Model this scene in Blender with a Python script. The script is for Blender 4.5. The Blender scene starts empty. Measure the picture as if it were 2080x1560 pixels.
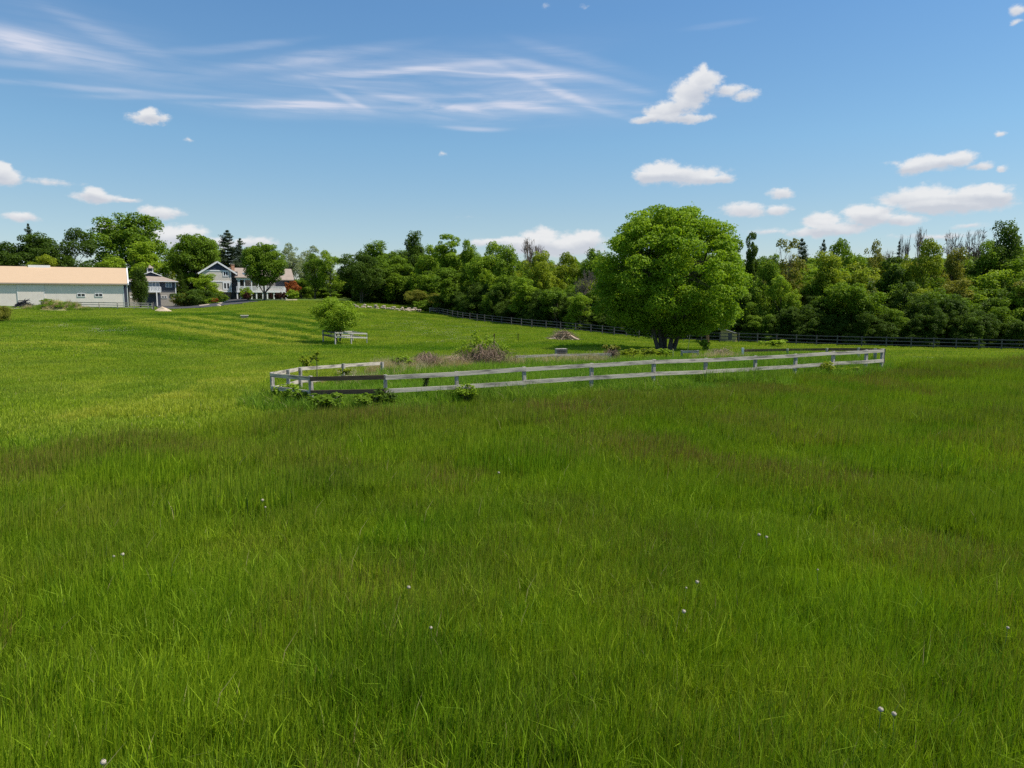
import bpy, math, random
import numpy as np
from mathutils import Vector

# ------------------------------------------------------------------ camera, world, sun, exposure
C = bpy.context.scene.collection
SC = bpy.context.scene
FPX, CU, CV = 1470.0, 1040.0, 780.0          # focal length and centre, in pixels of a 2080 wide frame
HC = 3.9                                     # camera height above the field
TP = (780.0 - 606.0) / FPX                   # tan of the downward pitch
PIT = math.atan(TP); CP, SP = math.cos(PIT), math.sin(PIT)
cam_d = bpy.data.cameras.new('camera'); cam = bpy.data.objects.new('camera', cam_d); C.objects.link(cam)
cam_d.sensor_width = 36.0; cam_d.lens = 36.0 * FPX / 2080.0
cam_d.clip_start = 0.1; cam_d.clip_end = 9000.0
cam.location = (0, 0, HC); cam.rotation_euler = (math.pi / 2 - PIT, 0, 0)
SC.camera = cam

SUN_EL, SUN_AZ = math.radians(60), math.radians(91)   # azimuth clockwise from +Y: light from the right
sun_d = bpy.data.lights.new('sun', 'SUN'); sun = bpy.data.objects.new('sun', sun_d); C.objects.link(sun)
sun_d.energy = 4.7; sun_d.angle = math.radians(0.55); sun_d.color = (1.0, 0.93, 0.83)
sdir = Vector((math.cos(SUN_EL) * math.sin(SUN_AZ), math.cos(SUN_EL) * math.cos(SUN_AZ), math.sin(SUN_EL)))
sun.rotation_euler = sdir.to_track_quat('Z', 'Y').to_euler()

SC.view_settings.view_transform = 'Standard'; SC.view_settings.look = 'None'
SC.view_settings.exposure = 0.35; SC.view_settings.gamma = 1.0
SC.cycles.max_bounces = 6; SC.cycles.diffuse_bounces = 3; SC.cycles.transmission_bounces = 4
SC.cycles.transparent_max_bounces = 6; SC.cycles.use_denoising = False

world = bpy.data.worlds.new('World'); SC.world = world; world.use_nodes = True
def px_azel(u, v):
    y = -(v - CV) / FPX; x = (u - CU) / FPX
    d = Vector((x, CP + y * SP, y * CP - SP)).normalized()
    return math.atan2(d.x, d.y), math.asin(d.z)

def build_world():
    nt = world.node_tree; N = nt.nodes; L = nt.links; N.clear()
    def nd(t, **k):
        n = N.new(t)
        for a, b in k.items(): setattr(n, a, b)
        return n
    def mth(op, a, b=None, c=None, clamp=False):
        n = nd('ShaderNodeMath', operation=op); n.use_clamp = clamp
        for i, s in enumerate((a, b, c)):
            if s is None: continue
            if isinstance(s, (int, float)): n.inputs[i].default_value = s
            else: L.new(s, n.inputs[i])
        return n.outputs[0]
    sky = nd('ShaderNodeTexSky', sky_type='NISHITA'); sky.sun_disc = False
    sky.sun_elevation = SUN_EL; sky.sun_rotation = SUN_AZ
    sky.altitude = 250; sky.air_density = 1.0; sky.dust_density = SKY_DUST; sky.ozone_density = SKY_OZ
    hsv = nd('ShaderNodeHueSaturation'); hsv.inputs['Saturation'].default_value = SKY_SAT
    hsv.inputs['Hue'].default_value = SKY_HUE; hsv.inputs['Value'].default_value = SKY_VAL
    L.new(sky.outputs[0], hsv.inputs['Color'])
    tc = nd('ShaderNodeTexCoord'); sp = nd('ShaderNodeSeparateXYZ'); L.new(tc.outputs['Generated'], sp.inputs[0])
    az = mth('ARCTAN2', sp.outputs[0], sp.outputs[1]); el = mth('ARCSINE', sp.outputs[2])
    rp = nd('ShaderNodeValToRGB'); L.new(el, rp.inputs[0]); cr = rp.color_ramp
    for i, (pos, col) in enumerate(((.0, (.60, .61, .68)), (.11, (.64, .67, .70)), (.2, (.62, .74, .80)), (.36, (.56, .73, .88)), (.62, (.80, .80, .80)))):
        e = cr.elements[i] if i < 2 else cr.elements.new(pos); e.position = pos; e.color = (*col, 1)
    tint = nd('ShaderNodeMixRGB', blend_type='MULTIPLY'); tint.inputs[0].default_value = 1; L.new(hsv.outputs[0], tint.inputs[1]); L.new(rp.outputs[0], tint.inputs[2])
    pc = nd('ShaderNodeCombineXYZ'); L.new(az, pc.inputs[0]); L.new(el, pc.inputs[1]); P = pc.outputs[0]
    def noise(vec, scale, detail, rough=.55, sc=(1, 1, 1), dist=0):
        mp = nd('ShaderNodeMapping'); mp.inputs['Scale'].default_value = sc; L.new(vec, mp.inputs[0])
        n = nd('ShaderNodeTexNoise'); n.inputs['Scale'].default_value = scale; n.inputs['Detail'].default_value = detail
        n.inputs['Roughness'].default_value = rough; n.inputs['Distortion'].default_value = dist
        L.new(mp.outputs[0], n.inputs['Vector']); return n
    # warp the coordinates so no cloud keeps a clean outline
    nw = noise(P, 22, 5, .6, (1, 1.5, 1))
    w1 = nd('ShaderNodeVectorMath', operation='SUBTRACT'); L.new(nw.outputs['Color'], w1.inputs[0]); w1.inputs[1].default_value = (.5, .5, .5)
    w2 = nd('ShaderNodeVectorMath', operation='MULTIPLY_ADD'); L.new(w1.outputs[0], w2.inputs[0]); w2.inputs[1].default_value = (.030, .014, 0); L.new(P, w2.inputs[2])
    PW = w2.outputs[0]
    def ell(vec, u, v, ru, rv, rot=0):
        a, e = px_azel(u, v); a2, _ = px_azel(u + 1, v); _, e2 = px_azel(u, v - 1)
        mp = nd('ShaderNodeMapping', vector_type='TEXTURE'); L.new(vec, mp.inputs[0])
        mp.inputs['Location'].default_value = (a, e, 0); mp.inputs['Rotation'].default_value = (0, 0, math.radians(rot))
        mp.inputs['Scale'].default_value = (abs(a2 - a) * ru, abs(e2 - e) * rv, 1)
        ln = nd('ShaderNodeVectorMath', operation='LENGTH'); L.new(mp.outputs[0], ln.inputs[0])
        return mp.outputs[0], ln.outputs['Value']
    def after(vec, *deps):                   # evaluate the clouds one after another (keeps the shader's stack small)
        if deps[0] is None: return vec
        d = deps[0] if len(deps) == 1 else mth('ADD', *deps)
        n = nd('ShaderNodeVectorMath', operation='MULTIPLY_ADD'); L.new(d, n.inputs[0]); n.inputs[1].default_value = (1e-9, 1e-9, 0); L.new(vec, n.inputs[2]); return n.outputs[0]
    field = None; lowsum = None
    for (u, v, ru, rv, k) in CUMULUS:
        loc, ln = ell(after(PW, field, lowsum), u, v, ru * 1.42, rv * 1.7)
        w = mth('MULTIPLY', mth('SUBTRACT', 1.0, ln, clamp=True), k)
        sy = nd('ShaderNodeSeparateXYZ'); L.new(loc, sy.inputs[0])
        lo = mth('MULTIPLY', w, sy.outputs[1])
        field = w if field is None else mth('MAXIMUM', field, w)
        lowsum = lo if lowsum is None else mth('ADD', lowsum, lo)
    nf = noise(P, 55, 9, .66, (1, 1.5, 1))
    dens = mth('ADD', field, mth('MULTIPLY', mth('SUBTRACT', nf.outputs['Fac'], .5), .85))
    gate = mth('MULTIPLY', field, 6.0, clamp=True)
    mr = nd('ShaderNodeMapRange', interpolation_type='SMOOTHSTEP'); L.new(dens, mr.inputs[0]); mr.inputs[1].default_value = .17; mr.inputs[2].default_value = .58
    cm = mth('MULTIPLY', mr.outputs[0], gate)
    # cirrus
    ns = noise(P, 1.0, 7, .62, (6, 70, 1), 1.0); ns2 = noise(P, 1.0, 4, .5, (5, 9, 1), .5)
    nw3 = noise(P, 4, 3, .5)
    w3 = nd('ShaderNodeVectorMath', operation='SUBTRACT'); L.new(nw3.outputs['Color'], w3.inputs[0]); w3.inputs[1].default_value = (.5, .5, .5)
    w4 = nd('ShaderNodeVectorMath', operation='MULTIPLY_ADD'); L.new(w3.outputs[0], w4.inputs[0]); w4.inputs[1].default_value = (.05, .022, 0); L.new(P, w4.inputs[2])
    cir = None
    for (u, v, ru, rv, rot, k) in CIRRUS:
        _, ln = ell(after(w4.outputs[0], cir), u, v, ru * 1.9, rv * 1.7, rot)
        m = nd('ShaderNodeMapRange', interpolation_type='SMOOTHERSTEP'); L.new(ln, m.inputs[0]); m.inputs[1].default_value = 1.0; m.inputs[2].default_value = 0.0
        m.inputs[3].default_value = 0; m.inputs[4].default_value = k
        cir = m.outputs[0] if cir is None else mth('ADD', cir, m.outputs[0])
    st = nd('ShaderNodeMapRange'); L.new(ns.outputs['Fac'], st.inputs[0]); st.inputs[1].default_value = .3; st.inputs[2].default_value = .72; st.inputs[3].default_value = .2; st.inputs[4].default_value = 1.25
    st2 = nd('ShaderNodeMapRange'); L.new(ns2.outputs['Fac'], st2.inputs[0]); st2.inputs[1].default_value = .3; st2.inputs[2].default_value = .7; st2.inputs[3].default_value = .5; st2.inputs[4].default_value = 1.2
    cirm = mth('MULTIPLY', mth('MULTIPLY', cir, st.outputs[0]), st2.outputs[0], clamp=True)
    # colours
    mixc = nd('ShaderNodeMixRGB'); L.new(mth('MULTIPLY', cirm, .9), mixc.inputs[0]); L.new(tint.outputs[0], mixc.inputs[1]); mixc.inputs[2].default_value = CIR_COL
    low = nd('ShaderNodeMapRange'); L.new(mth('ADD', lowsum, mth('MULTIPLY', mth('SUBTRACT', nf.outputs['Fac'], .5), .35)), low.inputs[0]); low.inputs[1].default_value = -.28; low.inputs[2].default_value = .22
    cc = nd('ShaderNodeMixRGB'); L.new(low.outputs[0], cc.inputs[0]); cc.inputs[1].default_value = CLD_LO; cc.inputs[2].default_value = CLD_HI
    mix2 = nd('ShaderNodeMixRGB'); L.new(mth('MULTIPLY', cm, .93), mix2.inputs[0]); L.new(mixc.outputs[0], mix2.inputs[1]); L.new(cc.outputs[0], mix2.inputs[2])
    bg = nd('ShaderNodeBackground'); L.new(mix2.outputs[0], bg.inputs[0]); bg.inputs[1].default_value = 0.1
    # the part of the sky that holds no clouds skips their nodes
    bg0 = nd('ShaderNodeBackground'); L.new(tint.outputs[0], bg0.inputs[0]); bg0.inputs[1].default_value = 0.1
    inside = mth('MULTIPLY', mth('MULTIPLY', mth('LESS_THAN', el, .56), mth('GREATER_THAN', el, -.02)), mth('LESS_THAN', mth('ABSOLUTE', az), 1.0))
    ms = nd('ShaderNodeMixShader'); L.new(inside, ms.inputs[0]); L.new(bg0.outputs[0], ms.inputs[1]); L.new(bg.outputs[0], ms.inputs[2])
    out = nd('ShaderNodeOutputWorld'); L.new(ms.outputs[0], out.inputs[0])
SKY_DUST, SKY_OZ, SKY_SAT, SKY_HUE, SKY_VAL = 0.2, 2.0, 1.0, 0.49, 1.25
CIR_COL = (5.2, 5.5, 6.5, 1); CLD_LO = (4.7, 4.9, 5.4, 1); CLD_HI = (6.7, 6.7, 6.75, 1)
CUMULUS = [(300,241,50,13,.9),(302,231,24,13,.9),(8,362,42,16,1),(0,345,25,14,1),(200,402,58,12,.9),(190,394,32,12,1),(262,405,34,6,.7),
 (45,440,42,10,.9),(330,432,48,12,.9),(225,470,45,18,.8),(345,482,70,22,1),(385,475,40,16,.9),(515,492,50,11,.9),(450,495,50,11,.8),
 (1425,168,42,26,1),(1398,196,42,30,1),(1355,226,46,22,1),(1400,242,52,9,.9),(1318,243,34,8,.9),(1478,183,38,13,.8),(1516,194,32,12,.7),(1428,150,17,17,.9),
 (1345,350,50,20,1),(1400,358,75,17,1),(1460,362,38,10,.9),(1325,358,42,15,1),(1586,392,28,12,.8),(1511,428,52,14,.9),(1580,428,34,12,.8),
 (1885,334,78,16,1),(1945,324,42,15,.9),(1990,337,36,8,.8),(1848,345,34,13,.9),(2028,275,20,8,.7),(2038,340,18,7,.7),
 (1870,402,95,22,1),(1965,407,100,24,1),(1992,390,66,14,1),(1900,422,84,11,.9),(2032,400,38,14,.9),(1770,440,62,18,1),(1752,434,42,17,1),(1835,446,46,10,.9),
 (1672,450,36,17,1),(1705,462,62,12,.9),(1655,472,72,10,.8),(1100,480,42,18,1),(1062,494,60,14,1),(1170,492,58,18,1),(1192,484,34,15,1),(1120,504,120,14,1),(1000,492,55,8,.8),
 (1960,460,50,7,.6),(2070,18,20,12,.7),(2066,45,16,7,.6),(1110,12,17,12,.33),(1185,14,18,9,.3),(900,310,12,6,.4),(390,283,15,5,.4),(100,370,70,9,.5),(1560,470,60,8,.5),(1900,478,150,8,.5),(950,440,30,6,.3)]
CIRRUS = [(70,98,190,24,-3,.75),(10,90,80,32,0,.4),(230,78,110,16,-14,.4),(160,60,200,46,-5,.14),(40,135,120,9,2,.35),(130,176,240,6,3,.4),(350,196,160,6,6,.35),
 (540,214,130,7,3,1.0),(640,218,110,9,-2,.95),(705,205,45,7,-20,.6),(640,228,190,16,2,.3),(450,100,140,9,10,.3),(620,122,190,14,11,.36),(820,147,190,8,6,.6),(1000,152,150,7,-2,.65),(1110,140,80,10,-12,.6),
 (860,212,120,7,-8,.6),(960,220,140,7,3,.6),(1060,218,90,9,-8,.9),(1150,195,110,9,-20,.75),(1235,165,80,10,-17,.45),(1060,180,160,28,-8,.36),(900,235,260,20,2,.26),(960,262,60,5,0,.5),(1210,215,140,16,-6,.24),(1250,210,90,7,-6,.25),(1180,120,110,14,-16,.22),(700,150,420,42,7,.2),(1000,195,330,55,-3,.24),(120,110,260,40,-4,.2),(1080,150,150,14,-9,.4),(760,205,200,9,3,.4),(1450,52,60,7,0,.13)]
build_world()

# ------------------------------------------------------------------ helpers
R = math.radians
def ray(u, v):
    y = -(v - CV) / FPX; x = (u - CU) / FPX
    return np.array((x, CP + y * SP, y * CP - SP))
def at(u, v, Y):
    d = ray(u, v); t = Y / d[1]
    return np.array((d[0] * t, Y, HC + d[2] * t))
def proj(x, y, z):
    dz = z - HC; f = y * CP - dz * SP; h = y * SP + dz * CP
    return CU + FPX * x / f, CV - FPX * h / f
def setp(o, label=None, cat=None, group=None, kind=None):
    if label: o['label'] = label
    if cat: o['category'] = cat
    if group: o['group'] = group
    if kind: o['kind'] = kind
    return o
def np_mesh(name, V, F, k, mats, attrs=None, smooth=False):
    V = np.asarray(V, np.float32); F = np.asarray(F, np.int32).reshape(-1, k)
    me = bpy.data.meshes.new(name)
    me.vertices.add(len(V)); me.vertices.foreach_set('co', V.ravel())
    me.loops.add(F.size); me.loops.foreach_set('vertex_index', F.ravel())
    me.polygons.add(len(F)); me.polygons.foreach_set('loop_start', np.arange(0, F.size, k, dtype=np.int32))
    me.update(calc_edges=True)
    if smooth: me.polygons.foreach_set('use_smooth', np.ones(len(F), bool))
    for n, a in (attrs or {}).items():
        at_ = me.attributes.new(n, 'FLOAT_COLOR', 'POINT'); a = np.asarray(a, np.float32)
        full = np.ones((len(V), 4), np.float32); full[:, :a.shape[1]] = a
        at_.data.foreach_set('color', full.ravel())
    for m in (mats if isinstance(mats, (list, tuple)) else [mats]): me.materials.append(m)
    return me
def link(name, me, parent=None, loc=None):
    o = bpy.data.objects.new(name, me); C.objects.link(o)
    if parent: o.parent = parent
    if loc is not None: o.location = loc
    return o
def empty(name, loc, rz=0, **k):
    o = bpy.data.objects.new(name, None); C.objects.link(o); o.location = loc; o.rotation_euler = (0, 0, rz)
    o.empty_display_size = .3
    return setp(o, **k)
class MB:                                    # collects polygons, builds ONE mesh object
    def __init__(s): s.v = []; s.f = []
    def box(s, x0, x1, y0, y1, z0, z1):
        b = len(s.v); s.v += [(x, y, z) for z in (z0, z1) for (x, y) in ((x0, y0), (x1, y0), (x1, y1), (x0, y1))]
        s.f += [tuple(b + i for i in q) for q in ((3,2,1,0),(4,5,6,7),(0,1,5,4),(1,2,6,5),(2,3,7,6),(3,0,4,7))]; return s
    def beam(s, p, q, w, h, up=(0, 0, 1)):   # box from p to q, w wide sideways, h tall
        p, q = Vector(p), Vector(q); d = (q - p).normalized(); sd = d.cross(Vector(up))
        if sd.length < 1e-4: sd = Vector((1, 0, 0))
        sd.normalize(); u = sd.cross(d).normalized(); b = len(s.v)
        for e in (p, q):
            for (i, j) in ((-1,-1),(1,-1),(1,1),(-1,1)): s.v.append(tuple(e + sd * (i * w / 2) + u * (j * h / 2)))
        s.f += [tuple(b + i for i in t) for t in ((0,1,2,3),(7,6,5,4),(0,4,5,1),(1,5,6,2),(2,6,7,3),(3,7,4,0))]; return s
    def tube(s, pts, rad, n=6):
        pts = [Vector(p) for p in pts]; b = len(s.v)
        for i, p in enumerate(pts):
            d = (pts[min(i + 1, len(pts) - 1)] - pts[max(i - 1, 0)]).normalized()
            a = d.orthogonal().normalized(); c = d.cross(a)
            for k in range(n):
                t = 2 * math.pi * k / n; s.v.append(tuple(p + (a * math.cos(t) + c * math.sin(t)) * rad[i]))
        for i in range(len(pts) - 1):
            for k in range(n):
                k2 = (k + 1) % n; s.f.append((b + i * n + k, b + i * n + k2, b + (i + 1) * n + k2, b + (i + 1) * n + k))
        s.f.append(tuple(b + (len(pts) - 1) * n + k for k in range(n))); return s
    def poly(s, pts, t=None):
        b = len(s.v); s.v += [tuple(p) for p in pts]; s.f.append(tuple(range(b, b + len(pts)))); return s
    def prism(s, pts, vec):                  # outline extruded along vec
        b = len(s.v); n = len(pts); vec = Vector(vec)
        s.v += [tuple(p) for p in pts] + [tuple(Vector(p) + vec) for p in pts]
        s.f.append(tuple(range(b + n - 1, b - 1, -1))); s.f.append(tuple(range(b + n, b + 2 * n)))
        for i in range(n): j = (i + 1) % n; s.f.append((b + i, b + j, b + n + j, b + n + i))
        return s
    def build(s, name, mat, parent=None, off=None, smooth=False):
        if off is not None: s.v = [(a - off[0], b - off[1], c - off[2]) for a, b, c in s.v]
        me = bpy.data.meshes.new(name); me.from_pydata(s.v, [], s.f); me.materials.append(mat); me.update()
        if smooth: me.polygons.foreach_set('use_smooth', [True] * len(me.polygons))
        return link(name, me, parent)
def copy_tree(o, parent=None):
    c = o.copy(); C.objects.link(c); c.parent = parent
    for ch in [x for x in CHILD.get(o.name, [])]: copy_tree(ch, c)
    return c
CHILD = {}

# ------------------------------------------------------------------ materials
def nmat(name):
    m = bpy.data.materials.new(name); m.use_nodes = True; m.node_tree.nodes.clear()
    N, L = m.node_tree.nodes, m.node_tree.links
    def nd(t, **k):
        n = N.new(t)
        for a, b in k.items(): setattr(n, a, b)
        return n
    return m, nd, L
def mat_leaf(name, c1, c2, trans=.35, tcol=None, rough=.5, scale=.25):
    m, nd, L = nmat(name)
    at_ = nd('ShaderNodeAttribute', attribute_name='tint'); sp = nd('ShaderNodeSeparateColor'); L.new(at_.outputs['Color'], sp.inputs[0])
    geo = nd('ShaderNodeNewGeometry'); n = nd('ShaderNodeTexNoise'); n.inputs['Scale'].default_value = scale; n.inputs['Detail'].default_value = 3
    L.new(geo.outputs['Position'], n.inputs['Vector'])
    oi = nd('ShaderNodeObjectInfo')
    a = nd('ShaderNodeMath', operation='MULTIPLY_ADD'); L.new(sp.outputs[0], a.inputs[0]); a.inputs[1].default_value = .55; L.new(n.outputs['Fac'], a.inputs[2])
    b = nd('ShaderNodeMath', operation='MULTIPLY_ADD'); L.new(oi.outputs['Random'], b.inputs[0]); b.inputs[1].default_value = .25; L.new(a.outputs[0], b.inputs[2])
    mr = nd('ShaderNodeMapRange'); L.new(b.outputs[0], mr.inputs[0]); mr.inputs[1].default_value = .35; mr.inputs[2].default_value = 1.35
    mx = nd('ShaderNodeMixRGB'); L.new(mr.outputs[0], mx.inputs[0]); mx.inputs[1].default_value = (*c1, 1); mx.inputs[2].default_value = (*c2, 1)
    p = nd('ShaderNodeBsdfPrincipled'); L.new(mx.outputs[0], p.inputs['Base Color']); p.inputs['Roughness'].default_value = .6; p.inputs['Specular IOR Level'].default_value = .15
    t = nd('ShaderNodeBsdfTranslucent'); g = nd('ShaderNodeMixRGB', blend_type='MULTIPLY'); g.inputs[0].default_value = 1; L.new(mx.outputs[0], g.inputs[1]); g.inputs[2].default_value = (*(tcol or (1.5, 1.5, .7)), 1)
    L.new(g.outputs[0], t.inputs[0])
    s = nd('ShaderNodeMixShader'); s.inputs[0].default_value = trans; L.new(p.outputs[0], s.inputs[1]); L.new(t.outputs[0], s.inputs[2])
    o = nd('ShaderNodeOutputMaterial'); L.new(s.outputs[0], o.inputs[0]); return m
def mat_plain(name, c, rough=.7, var=.15, scale=3, sc=(1, 1, 1), c2=None, bump=0, metallic=0, spec=.3, lo=.3, hi=.7):
    m, nd, L = nmat(name)
    geo = nd('ShaderNodeNewGeometry'); mp = nd('ShaderNodeMapping'); mp.inputs['Scale'].default_value = sc; L.new(geo.outputs['Position'], mp.inputs[0])
    n = nd('ShaderNodeTexNoise'); n.inputs['Scale'].default_value = scale; n.inputs['Detail'].default_value = 6; n.inputs['Roughness'].default_value = .65; L.new(mp.outputs[0], n.inputs['Vector'])
    mr = nd('ShaderNodeMapRange'); L.new(n.outputs['Fac'], mr.inputs[0]); mr.inputs[1].default_value = lo; mr.inputs[2].default_value = hi
    mx = nd('ShaderNodeMixRGB'); L.new(mr.outputs[0], mx.inputs[0])
    mx.inputs[1].default_value = (*(c2 or [x * (1 - var) for x in c]), 1); mx.inputs[2].default_value = (*[min(1, x * (1 + var)) for x in c], 1)
    p = nd('ShaderNodeBsdfPrincipled'); L.new(mx.outputs[0], p.inputs['Base Color']); p.inputs['Roughness'].default_value = rough
    p.inputs['Metallic'].default_value = metallic; p.inputs['Specular IOR Level'].default_value = spec
    if bump:
        b = nd('ShaderNodeBump'); b.inputs['Strength'].default_value = bump; b.inputs['Distance'].default_value = .05; L.new(n.outputs['Fac'], b.inputs['Height']); L.new(b.outputs[0], p.inputs['Normal'])
    o = nd('ShaderNodeOutputMaterial'); L.new(p.outputs[0], o.inputs[0]); return m
def mat_ribbed(name, c, axis, period, depth=.25, rough=.5, var=.06):    # profiled sheet, boards or shingle courses
    m, nd, L = nmat(name)
    tc = nd('ShaderNodeTexCoord'); sp = nd('ShaderNodeSeparateXYZ'); L.new(tc.outputs['Object'], sp.inputs[0])
    w = nd('ShaderNodeMath', operation='MULTIPLY'); L.new(sp.outputs[axis], w.inputs[0]); w.inputs[1].default_value = 1 / period
    f = nd('ShaderNodeMath', operation='FRACT'); L.new(w.outputs[0], f.inputs[0])
    pp = nd('ShaderNodeMath', operation='PINGPONG'); L.new(w.outputs[0], pp.inputs[0]); pp.inputs[1].default_value = .5
    g = nd('ShaderNodeMath', operation='LESS_THAN'); L.new(f.outputs[0], g.inputs[0]); g.inputs[1].default_value = .12
    n = nd('ShaderNodeTexNoise'); n.inputs['Scale'].default_value = 1.2; n.inputs['Detail'].default_value = 6; L.new(tc.outputs['Object'], n.inputs['Vector'])
    mx = nd('ShaderNodeMixRGB'); L.new(n.outputs['Fac'], mx.inputs[0]); mx.inputs[1].default_value = (*[x * (1 - 2 * var) for x in c], 1); mx.inputs[2].default_value = (*[min(1, x * (1 + 2 * var)) for x in c], 1)
    p = nd('ShaderNodeBsdfPrincipled'); L.new(mx.outputs[0], p.inputs['Base Color']); p.inputs['Roughness'].default_value = rough; p.inputs['Specular IOR Level'].default_value = .25
    b = nd('ShaderNodeBump'); b.inputs['Strength'].default_value = depth * .35; b.inputs['Distance'].default_value = .02; L.new(pp.outputs[0] if depth < .4 else g.outputs[0], b.inputs['Height']); L.new(b.outputs[0], p.inputs['Normal'])
    o = nd('ShaderNodeOutputMaterial'); L.new(p.outputs[0], o.inputs[0]); return m
def mat_glass(name, c=(.02, .025, .035)):
    m, nd, L = nmat(name); p = nd('ShaderNodeBsdfPrincipled'); p.inputs['Base Color'].default_value = (*c, 1); p.inputs['Roughness'].default_value = .12; p.inputs['Specular IOR Level'].default_value = .5
    o = nd('ShaderNodeOutputMaterial'); L.new(p.outputs[0], o.inputs[0]); return m
def mat_grass(name, cg1, cg2, cy, brown, straw=(.36, .30, .15), inst=True):
    # tint.r random per blade, tint.g seed head / brownness, tint.b dryness ; tone = (yellow, dark, brown patch) of the place
    m, nd, L = nmat(name)
    a = nd('ShaderNodeAttribute', attribute_name='tint'); sp = nd('ShaderNodeSeparateColor'); L.new(a.outputs['Color'], sp.inputs[0])
    t = nd('ShaderNodeAttribute', attribute_name='tone'); t.attribute_type = 'INSTANCER'; ts = nd('ShaderNodeSeparateColor'); L.new(t.outputs['Color'], ts.inputs[0])
    geo = nd('ShaderNodeNewGeometry'); n = nd('ShaderNodeTexNoise'); n.inputs['Scale'].default_value = .35; n.inputs['Detail'].default_value = 5; L.new(geo.outputs['Position'], n.inputs['Vector'])
    s1 = nd('ShaderNodeMath', operation='MULTIPLY_ADD'); L.new(sp.outputs[0], s1.inputs[0]); s1.inputs[1].default_value = .9; L.new(n.outputs['Fac'], s1.inputs[2])
    mr = nd('ShaderNodeMapRange'); L.new(s1.outputs[0], mr.inputs[0]); mr.inputs[1].default_value = .45; mr.inputs[2].default_value = 1.4
    mx = nd('ShaderNodeMixRGB'); L.new(mr.outputs[0], mx.inputs[0]); mx.inputs[1].default_value = (*cg1, 1); mx.inputs[2].default_value = (*cg2, 1)
    my = nd('ShaderNodeMixRGB'); L.new(ts.outputs[0], my.inputs[0]); L.new(mx.outputs[0], my.inputs[1]); my.inputs[2].default_value = (*cy, 1)
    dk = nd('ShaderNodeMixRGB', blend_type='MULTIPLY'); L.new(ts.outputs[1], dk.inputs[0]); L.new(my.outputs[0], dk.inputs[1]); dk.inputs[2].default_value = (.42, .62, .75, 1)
    bm = nd('ShaderNodeMath', operation='MULTIPLY'); L.new(sp.outputs[1], bm.inputs[0]); L.new(ts.outputs[2], bm.inputs[1])
    mb = nd('ShaderNodeMixRGB'); L.new(bm.outputs[0], mb.inputs[0]); L.new(dk.outputs[0], mb.inputs[1]); mb.inputs[2].default_value = (*brown, 1)
    ms = nd('ShaderNodeMixRGB'); L.new(sp.outputs[2], ms.inputs[0]); L.new(mb.outputs[0], ms.inputs[1]); ms.inputs[2].default_value = (*straw, 1)
    p = nd('ShaderNodeBsdfPrincipled'); L.new(ms.outputs[0], p.inputs['Base Color']); p.inputs['Roughness'].default_value = .55; p.inputs['Specular IOR Level'].default_value = .12
    tr = nd('ShaderNodeBsdfTranslucent'); g = nd('ShaderNodeMixRGB', blend_type='MULTIPLY'); g.inputs[0].default_value = 1; L.new(ms.outputs[0], g.inputs[1]); g.inputs[2].default_value = (1.4, 1.5, .6, 1); L.new(g.outputs[0], tr.inputs[0])
    s = nd('ShaderNodeMixShader'); s.inputs[0].default_value = .3; L.new(p.outputs[0], s.inputs[1]); L.new(tr.outputs[0], s.inputs[2])
    o = nd('ShaderNodeOutputMaterial'); L.new(s.outputs[0], o.inputs[0]); return m
M = {}
M['g_tall'] = mat_grass('tall_grass', (.092, .178, .004), (.280, .410, .015), (.30, .37, .02), (.22, .15, .05))
M['g_short'] = mat_grass('pasture_grass', (.150, .265, .008), (.310, .425, .018), (.43, .45, .055), (.22, .20, .06))
M['g_pen'] = mat_grass('rank_grass', (.085, .205, .012), (.230, .390, .028), (.32, .39, .04), (.22, .20, .07))
M['g_dry'] = mat_grass('dry_grass', (.42, .31, .19), (.70, .58, .38), (.60, .50, .30), (.40, .27, .18))
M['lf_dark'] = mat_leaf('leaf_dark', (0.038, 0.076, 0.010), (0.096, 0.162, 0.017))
M['lf_mid'] = mat_leaf('leaf_mid', (0.077, 0.150, 0.011), (0.188, 0.288, 0.021))
M['lf_bright'] = mat_leaf('leaf_bright', (0.121, 0.221, 0.014), (0.277, 0.384, 0.027))
M['lf_yellow'] = mat_leaf('leaf_yellow', (.138, .200, .012), (.305, .365, .028))
M['lf_olive'] = mat_leaf('leaf_olive', (0.121, 0.145, 0.019), (0.264, 0.260, 0.041))
M['lf_silver'] = mat_leaf('leaf_silver', (0.138, 0.187, 0.085), (0.312, 0.357, 0.204))
M['lf_rust'] = mat_leaf('leaf_rust', (0.207, 0.066, 0.014), (0.389, 0.132, 0.036), tcol=(1.3, 1, .6))
M['lf_red'] = mat_leaf('leaf_red', (0.045, 0.018, 0.014), (0.097, 0.038, 0.026), tcol=(1.2, .9, .8))
M['needle'] = mat_leaf('needle', (0.033, 0.058, 0.027), (0.077, 0.112, 0.051), trans=.12)
M['big_leaf'] = mat_leaf('big_leaf', (0.112, 0.220, 0.010), (0.270, 0.390, 0.022), scale=.5)
M['twig'] = mat_plain('twig_bark', (.19, .15, .12), .9, .3)
M['bark'] = mat_plain('bark', (.105, .088, .072), .9, .35, 6, (1, 1, .3), bump=.6)
M['wood'] = mat_plain('weathered_wood', (.47, .415, .345), .85, .2, 1.5, (.8, .8, 8), c2=(.19, .17, .15), bump=.2, lo=.36, hi=.53)
M['wood_post'] = mat_plain('weathered_post', (.38, .35, .32), .9, .25, 5, (4, 4, .8), c2=(.10, .09, .08), bump=.3, lo=.3, hi=.6)
M['wood_brown'] = mat_plain('shade_brown_board', (.20, .115, .07), .85, .25, 3, (1, 1, 12), c2=(.07, .045, .035))  # for pen rails in shade: the shade is put into this brown
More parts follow.
